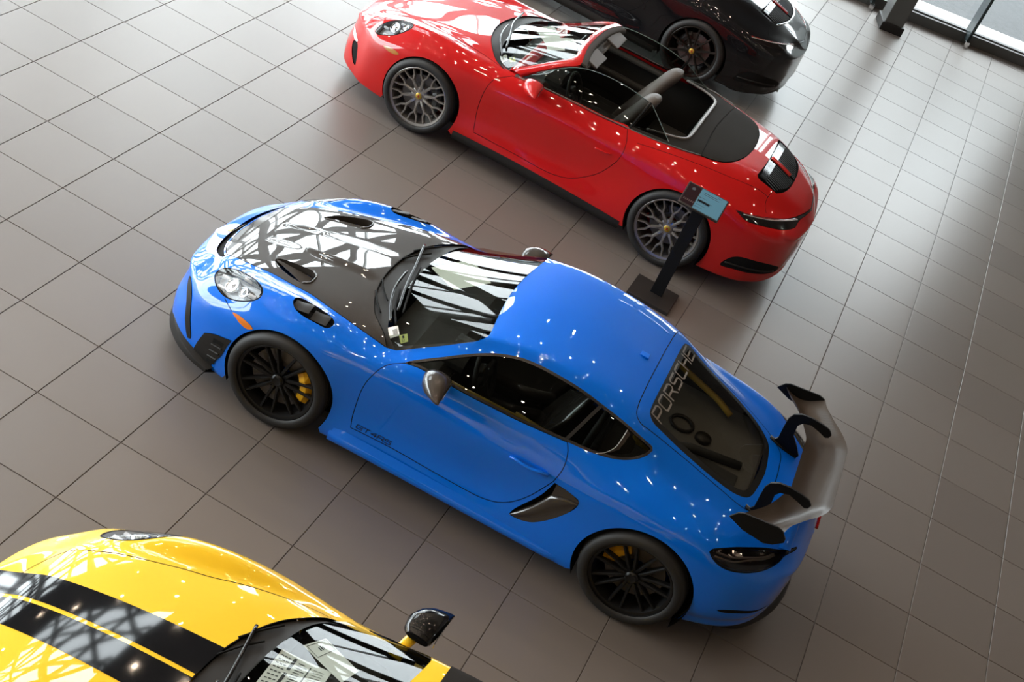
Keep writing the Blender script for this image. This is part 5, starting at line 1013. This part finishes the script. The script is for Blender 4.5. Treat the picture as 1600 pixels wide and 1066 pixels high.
# facade: sill, panes, fins, lattice
Rz = np.array(Matrix.Rotation(TH, 3, 'Z'))
def fbox(mb, u0, u1, d0, d1, z0, z1): return mb.box(fp((u0 + u1)/2, (d0 + d1)/2, (z0 + z1)/2), (u1 - u0, d1 - d0, z1 - z0), Rz)
sill = struct(fbox(MB(), UL, UR, 0, .06, -.01, .13).build('trim_1', M_STEEL)); fbox(MB(), UL, UR, -.015, .075, .13, .15).build('sill_cap', M_STEEL, sill)
ledge = struct(fbox(MB(), UL, UR, .06, .78, -.05, .11).build('trim_2', M_SILL))
win = struct(fbox(MB(), UL, UR, .06, .14, .11, .17).build('window_1', M_STEEL))
fin_u = [1.29 + 1.5*k for k in range(-14, 1)]
M_FGL = glass('facade_glass', (.90, .93, .93), 1.0)
for a, b in zip([UL] + fin_u, fin_u + [UR]):
    if b - a > .3: fbox(MB(), a + .01, b - .01, .095, .105, .17, HC).build('pane', M_FGL, win)
M_FIN = glass('fin_glass', (.62, .72, .70), 1.0); M_FINE = mat('fin_edge', (.02, .028, .03), .3)
for u in fin_u:
    f_ = fbox(MB(), u - .017, u + .017, -.16, .09, .0, HC).build('glass_fin', M_FIN, win)
    mb = MB(); fbox(mb, u - .021, u - .014, -.165, .092, .0, HC); fbox(mb, u + .014, u + .021, -.165, .092, .0, HC); mb.build('fin_frame', M_FINE, f_)
    fbox(MB(), u - .035, u + .035, -.20, .0, .0, .09).build('fin_shoe', M_CHROME, f_)
def bar(u0, z0, u1, z1, wd, d0, d1):
    a, b = fp(u0, d0, z0), fp(u1, d0, z1); t = (b - a)/np.linalg.norm(b - a); s = np.cross(t, FN); P = [a + s*wd/2, b + s*wd/2, b - s*wd/2, a - s*wd/2]
    return MB().prism(P, FN*(d1 - d0))
lat = struct(fbox(MB(), UL, UR, .15, .40, HC - .3, HC).build('trim_3', M_BEAM))
def clipdiag(u0, sl):
    z0, z1 = 2.2, HC - .2; u1 = u0 + (z1 - z0)/sl; t0, t1 = 0., 1.
    for lim, sg in ((UL, 1), (UR, -1)):
        pass
    a = max(min(1, max(0, (UL - u0)/(u1 - u0))), 0) if u1 > u0 else 0; ts = [0, 1]
    f = lambda t: (u0 + (u1 - u0)*t, z0 + (z1 - z0)*t)
    tt = np.linspace(0, 1, 200); ok = [t for t in tt if UL <= f(t)[0] <= -1.0]
    return (f(ok[0]), f(ok[-1])) if len(ok) > 4 else None
for k in range(-4, 8):
    for sl in (.62, -.62):
        u0 = UL + 3.5*k if sl > 0 else UL + 3.5*k + 2.0; r = clipdiag(u0, sl)
        if r: bar(*r[0], *r[1], .36, .18, .36).build('lattice_beam', M_BEAM, lat)
for z, wd in ((2.2, .26), (5.2, .20)): bar(UL, z, -1.0, z, wd, .16, .38).build('cross_beam', M_BEAM, lat)
for k in range(8): bar(UL + 3.2*k, .11, UL + 3.2*k, HC, .20, .40, .60).build('upright_beam', M_BEAM, lat) if UL + 3.2*k < -1.2 else None
fbox(MB(), -7.0, -1.0, .10, .45, 4.3, HC).build('spandrel_panel', M_BEAM, lat)
M_OUT = noise_bump(mat('sky_blocker_grey', (.12, .125, .12), .8), 2, 0, colvar=.15)
ow = struct(MB().box((22, 28, 3.2), (38, 4, 6.8)).build('wall_sky_blocker', M_OUT)); MB().box((22, 25.95, 6.7), (38.2, .2, .3)).build('blocker_cap', M_STEEL, ow)  # unseen block added outside to hold low sky light off the right floor
struct(fbox(MB(), -3.6, 9, .5, 5.6, HC - .6, HC - .3).build('trim_20', M_BEAM))  # unseen canopy slab, added to cut daylight at the right end
bar(-1.0, 2.1, -1.0, HC, .22, .16, .40).build('upright_beam', M_BEAM, lat)
# columns
def column(x, y, n):
    c = struct(MB().box((x, y, HC/2), (.27, .34, HC), Rz, bev=.012).build('trim_%d' % n, M_STEEL)); MB().box((x, y, .06), (.33, .40, .12), Rz, bev=.01).build('plinth', M_PLAST, c)
    MB().box(np.array([x, y, HC/2]) + FN*.0 + FE*.137, (.004, .30, HC - .3), Rz).build('cover_strip', M_STEEL, c)
column(5.70, 11.62, 4)
for k, u in enumerate((-5.5, -11.0, -16.5)): p = fp(u, -.6, 0); column(p[0], p[1], 5 + k)
# solid end of the facade, other walls, ceiling with a glazed light well
struct(fbox(MB(), UR, 11.2, 0, .3, -.2, HC).build('wall_right_end', M_WALL)) if False else struct(fbox(MB(), UR, 11.4, 0, .3, -.2, HC).build('wall_back', M_WALL))
struct(MB().box((16.1, 1, HC/2), (.2, 30.2, HC)).build('wall_right', M_WALL)); struct(MB().box((1, -14.1, HC/2), (30.4, .2, HC)).build('wall_front', M_WALL))
SKX, SKY0 = (-6.4, -1.7), (0.4, 4.6)
ce = MB()
for x0, x1, y0, y1 in ((-14, SKX[0], -14, SKY0[1]), (SKX[1], 16, -14, SKY0[1]), (SKX[0], SKX[1], -14, SKY0[0])): ce.box(((x0 + x1)/2, (y0 + y1)/2, HC + .10), (x1 - x0, y1 - y0, .2))
pa, pb = fp(UL, .45, HC), fp(11.2, .45, HC); ce.prism([(-14.2, SKY0[1], HC), (16.2, SKY0[1], HC), (pb[0], pb[1], HC), (pa[0], pa[1], HC)], (0, 0, .2))
ceil = struct(ce.build('ceiling', M_CEIL))
w2 = struct(MB().box(((SKX[0] + SKX[1])/2, (SKY0[0] + SKY0[1])/2, HC + .15), (SKX[1] - SKX[0], SKY0[1] - SKY0[0], .01)).build('window_2', M_FGL))
for k in range(5): x = SKX[0] + (SKX[1] - SKX[0])*k/4; MB().box((x, sum(SKY0)/2, HC + .1), (.10, SKY0[1] - SKY0[0], .12)).build('glazing_bar', M_BEAM, w2)
for k in range(4): y = SKY0[0] + (SKY0[1] - SKY0[0])*k/3; MB().box((sum(SKX)/2, y, HC + .1), (SKX[1] - SKX[0], .10, .12)).build('glazing_bar', M_BEAM, w2)
for k in range(-2, 5):
    for sg in (1, -1):
        a = np.array([SKX[0] + 1.5*k, SKY0[0] if sg > 0 else SKY0[1], HC + .02]); b = a + np.array([4.2, 4.2*sg, 0]); P = [a + (b - a)*t for t in np.linspace(0, 1, 60)]; P = [p for p in P if SKX[0] <= p[0] <= SKX[1]]
        if len(P) > 4: MB().tube([P[0], P[-1]], .09, 4).build('glazing_bar', M_BEAM, w2)
# ceiling beams and recessed spots
for k in range(5): y = -11.5 + 4.4*k; struct(MB().box((1, y, HC - .2), (30, .25, .4)).build('trim_%d' % (9 + k), M_BEAM)) if y < 0 else None
ring = MB().lathe([(.052, -.01), (.075, -.01), (.075, .012), (.048, .012)], n=20).mesh(M_GLOSSBLK); disc = MB().lathe([(0, .0), (.048, .0)], n=12).mesh(M_LAMP); nl = 0
for i in range(15):
    for j in range(13):
        x = -9.2 + 1.65*i + .3*math.sin(7.1*i + 3*j); y = -11.3 + 1.65*j + .3*math.sin(5.3*j + i)
        if (np.array([x, y, 0]) - F0) @ FN > -2.2 or (x > 4.5 and (i + j) % 3) or (SKX[0] - .3 < x < SKX[1] + .3 and SKY0[0] - .3 < y < SKY0[1] + .3): continue
        r = obj('lamp_ring', ring, ceil, loc=(x, y, HC - .006), rot=(math.radians(-90), 0, 0)); obj('lamp', disc, r, loc=(0, .004, 0)); nl += 1
# daylight through the facade
w3 = struct(MB().box((-14.05, -4, .06), (.2, 20, .12)).build('window_3', M_STEEL))
struct(MB().box((-14.05, -4, HC - .15), (.2, 20, .3)).build('wall_left', M_WALL))
for k in range(11):
    y = -14 + 2.0*k; MB().box((-14.05, y, HC/2), (.16, .09, HC)).build('mullion', M_BEAM, w3)
    if k < 10: MB().box((-14.05, y + 1, HC/2), (.012, 1.9, HC - .3)).build('pane', M_FGL, w3)
for z in (1.8, 3.6, 5.4): MB().box((-14.05, -4, z), (.14, 20, .08)).build('transom', M_BEAM, w3)
L2 = bpy.data.lights.new('side_portal', 'AREA'); L2.shape = 'RECTANGLE'; L2.size = 20; L2.size_y = HC; L2.cycles.is_portal = True
l2 = bpy.data.objects.new('side_portal', L2); COL.objects.link(l2); l2.location = (-13.9, -4, HC/2); l2.rotation_euler = (math.radians(90), 0, math.radians(-90))
L = bpy.data.lights.new('facade_portal', 'AREA'); L.shape = 'RECTANGLE'; L.size = UR - UL; L.size_y = HC; L.cycles.is_portal = True
lo = obj('facade_portal', None); bpy.data.objects.remove(lo); lo = bpy.data.objects.new('facade_portal', L); COL.objects.link(lo)
_mm = np.eye(4); _mm[:3, 0] = FE; _mm[:3, 1] = (0, 0, 1); _mm[:3, 2] = np.cross(FE, (0, 0, 1)); _mm[:3, 3] = fp((UL + UR)/2, .02, HC/2)
lo.matrix_world = Matrix(_mm.tolist())
BLACK_LOC = (1.5278, 7.3089, 0); BLACK_ANG = math.radians(.8)
# ---------------- cars ----------------
A1 = math.radians(2.0332); A2 = math.radians(.79238); A3 = math.radians(-1.6704)
blue, S7, B7 = car718('sports_coupe', (3.46894794, -.75506629, 0), A1, 'bright blue coupe with dark carbon hood and tall rear wing', 'rs')
red, S9, B9, G9 = car992('open_sports_car', (2.45805768, 3.42922937, 0), A2, 'red open convertible with its roof down and grey spoked wheels', False)
yellow, SY, BY = car718('striped_sports_car', (4.24645781, -4.18825966, 0), A3, 'yellow sports car with two black hood stripes, cut off by the frame', 'std')
black, SK, BK = car992('dark_sports_car', BLACK_LOC, BLACK_ANG, 'black sports car with dark ten spoke wheels, parked behind the red convertible', True)
def cw(car, P):
    a = car.rotation_euler[2]; c, s = math.cos(a), math.sin(a); P = np.asarray(P, float); M = np.array([[c, -s, 0], [s, c, 0], [0, 0, 1]]); return P @ M.T + np.array(car.location)
# ---------------- papers and labels lying against the windscreens ----------------
def sheet(name, car, G, label, cat, m, prints=(), group=None):
    G = np.asarray(G); n = G.shape[0]; W = cw(car, G.reshape(-1, 3)).reshape(G.shape); c = W.mean((0, 1)); root = MB().grid(W - c).build(name, m, loc=c); tag(root, label, cat, group)
    nn = np.cross(W[-1, 0] - W[0, 0], W[0, -1] - W[0, 0]); nn /= np.linalg.norm(nn); nn = nn if nn[2] > 0 else -nn
    def at(u, v):
        i = min(int(u*(n-1)), n-2); j = min(int(v*(n-1)), n-2); fu = u*(n-1) - i; fv = v*(n-1) - j
        return (1-fu)*(1-fv)*W[i, j] + fu*(1-fv)*W[i+1, j] + fu*fv*W[i+1, j+1] + (1-fu)*fv*W[i, j+1] - c + nn*.0012
    mb = MB()
    for u0, v0, u1, v1 in prints:
        k = 4; U = np.linspace(u0, u1, k); V = np.linspace(v0, v1, k); mb.grid(np.array([[at(a, b) for b in V] for a in U]))
    if prints: mb.build('printing', M_INK, root)
    return root
q = lambda S, P, o=-.014: windscreen_quad(S, P, o)
mx = lambda P: [(a, -b, c) for a, b, c in P]
bars = [(.12 + .055*k, .30, .12 + .055*k + (.018 if k % 3 else .034), .80) for k in range(14)]
sheet('barcode_label', blue, q(S7, mx([(.479, .59, .914), (.525, .547, .934), (.574, .626, .932), (.534, .666, .903)])), 'white barcode label inside the blue car windscreen corner', 'label', M_PAPER, [(.42 + .04*k, .3, .42 + .04*k + (.015 if k % 3 else .026), .85) for k in range(12)])
sheet('windscreen_label', blue, q(S7, mx([(.57, .627, .931), (.608, .601, .953), (.642, .657, .942), (.61, .678, .915)])), 'yellow green label beside the barcode in the blue car windscreen', 'label', M_LGREEN, [(.35, .15, .6, .5), (.3, .6, .36, .95), (.5, .6, .56, .95)])
sheet('paper_sheet', blue, q(S7, [(.425, .215, .925), (.607, .454, .977), (.845, .10, 1.111), (.664, -.04, 1.025)], -.02), 'pale paper sheet behind the upper windscreen of the blue car', 'paper', mat('pale_sheet', (.72, .74, .66), .6))
gq = lambda P, o: np.array([[np.array(P[0])*(1-u)*(1-v) + np.array(P[1])*u*(1-v) + np.array(P[2])*u*v + np.array(P[3])*(1-u)*v + np.array(o) for v in np.linspace(0, 1, 6)] for u in np.linspace(0, 1, 6)])
def onglass(G, off):                        # drop points onto the red car's windscreen
    Q = G.reshape(-1, 3).copy(); gl = np.concatenate([G9[:0:-1] * np.array([1, -1, 1]), G9]); gl = gl.reshape(-1, 3)
    for p in Q: d = ((gl[:, :2] - p[:2])**2).sum(1); k = np.argsort(d)[:4]; wt = 1/(d[k] + 1e-5); p[2] = (gl[k, 2]*wt).sum()/wt.sum() + off
    return Q.reshape(G.shape)
sheet('barcode_label', red, onglass(gq([(.459, -.561, .857), (.511, -.528, .898), (.559, -.61, .898), (.532, -.654, .868)], (0, 0, 0)), -.012), 'white barcode label inside the red convertible windscreen corner', 'label', M_PAPER, [(.42 + .04*k, .3, .42 + .04*k + (.015 if k % 3 else .026), .85) for k in range(12)])
sheet('windscreen_label', red, onglass(gq([(.555, -.574, .908), (.589, -.555, .934), (.633, -.629, .935), (.595, -.648, .907)], (0, 0, 0)), -.012), 'yellow green label beside the barcode in the red convertible windscreen', 'label', M_LGREEN, [(.35, .15, .6, .5)])
sheet('paper_sheet', red, onglass(gq([(.495, .153, .929), (.615, .315, .992), (.939, -.37, 1.164), (.804, -.387, 1.094)], (0, 0, 0)), -.02), 'large white paper sheet behind the red convertible windscreen', 'paper', M_PAPER)
sheet('paper_sheet', red, onglass(gq([(.772, -.084, 1.076), (.91, -.067, 1.148), (.987, -.22, 1.189), (.904, -.281, 1.146)], (0, 0, 0)), -.024), 'small white paper sheet near the red convertible windscreen top', 'paper', M_PAPER)
rows = [(.03 + .09*k, .06, .03 + .09*k + .035, .20 + .5*((k*37) % 10)/10) for k in range(9)]
sheet('price_sheet', yellow, q(SY, [(.444, .388, .923), (.703, .338, 1.03), (.722, .09, 1.05), (.46, .02, .935)], -.030), 'printed price sheet with text rows inside the yellow car windscreen', 'paper', M_PAPER,
      [(.28, .05, .34, .30), (.28, .36, .34, .60), (.62, .10, .645, .80)] + [(.05 + .07*(k % 3), .08 + .075*(k//3), .10 + .07*(k % 3), .10 + .075*(k//3)) for k in range(30)] + [(.40, .10 + .05*k, .40 + .12 + .06*((k*3) % 2), .118 + .05*k) for k in range(16)] + [(.70, .12 + .06*k, .90, .13 + .06*k) for k in range(12)])
sheet('warning_sheet', yellow, q(SY, [(.512, .449, .94), (.576, .546, .952), (.805, .382, 1.074), (.775, .28, 1.07)], -.024), 'pale sheet with a framed box beside the price sheet in the yellow car', 'paper', M_PAPER,
      [(.08, .04, .10, .34), (.92, .04, .94, .34), (.08, .04, .94, .05), (.08, .33, .94, .34), (.40, .15, .46, .24), (.49, .13, .55, .24), (.58, .15, .62, .24)])
# ---------------- info stand between the blue and red cars ----------------
st = tag(empty('info_stand', (5.10, 2.075, 0), 0.0), 'black info stand with a tilted display, between the blue and red cars', 'stand')
MB().box((0, 0, .016), (.385, .35, .032), bev=.004).build('base_plate', mat('bronze_plate', (.035, .030, .028), .45, .4), st)
MB().box((.02, .02, .50), (.105, .035, .95), bev=.003).build('post', mat('black_post', (.006, .006, .007), .6, spec=.15), st)
Rt = np.array(Matrix.Rotation(.0097, 3, 'Z') @ Matrix.Rotation(.4529, 3, 'X')); pc = np.array([.0136, .0235, .9765])
def pl(mb, x0, x1, y0, y1, h): P = [np.array(p) @ Rt.T + pc for p in [(x0, y0, h), (x1, y0, h), (x1, y1, h), (x0, y1, h)]]; return mb.add(P, [(0, 1, 2, 3)])
pn = MB().box(pc - Rt[:, 2]*.011, (.356, .238, .020), Rt, bev=.006).build('display_panel', mat('black_panel', (.010, .009, .010), .3), st)
pl(MB(), -.165, -.060, -.100, .105, .0008).build('header_plate', mat('dark_plum_print', (.020, .007, .010), .6, spec=.1), pn)
scr = mat('screen_blue', (.05, .13, .18), .4, spec=.2, emit=((.10, .25, .34), .35)); pl(MB(), -.055, .168, -.108, .108, .0008).build('screen', scr, pn)
mb = MB()
for k in range(5): pl(mb, -.045, -.035, .055 - .025*k - .040, .063 - .025*k - .040, .0016)
pl(mb, -.03, .09, .075, .080, .0016); pl(mb, -.03, .11, .060, .064, .0016); pl(mb, .09, .12, .09, .094, .0016)
for k in range(5): pl(mb, -.03, .02 + .02*((k*3) % 4), .020 - .025*k, .023 - .025*k, .0016)
mb.build('screen_text', mat('screen_ink', (.01, .03, .05), .4), pn)
mb = MB(); A = np.linspace(0, 2*math.pi, 17)[:-1]
P = [np.array((-.115 + .020*math.cos(a)*(1 if k % 2 else .55), .065 + .020*math.sin(a)*(1 if k % 2 else .55), .0016)) @ Rt.T + pc for k, a in enumerate(A)]; mb.add(P, [tuple(range(16))]); mb.build('emblem', mat('pale_emblem', (.05, .06, .08), .4), pn)
mb = MB(); 
for k in range(6): pl(mb, -.155 + .016*k, -.145 + .016*k, -.068, -.050, .0016)
mb.build('header_lettering', mat('plum_lettering', (.06, .03, .035), .4), pn)
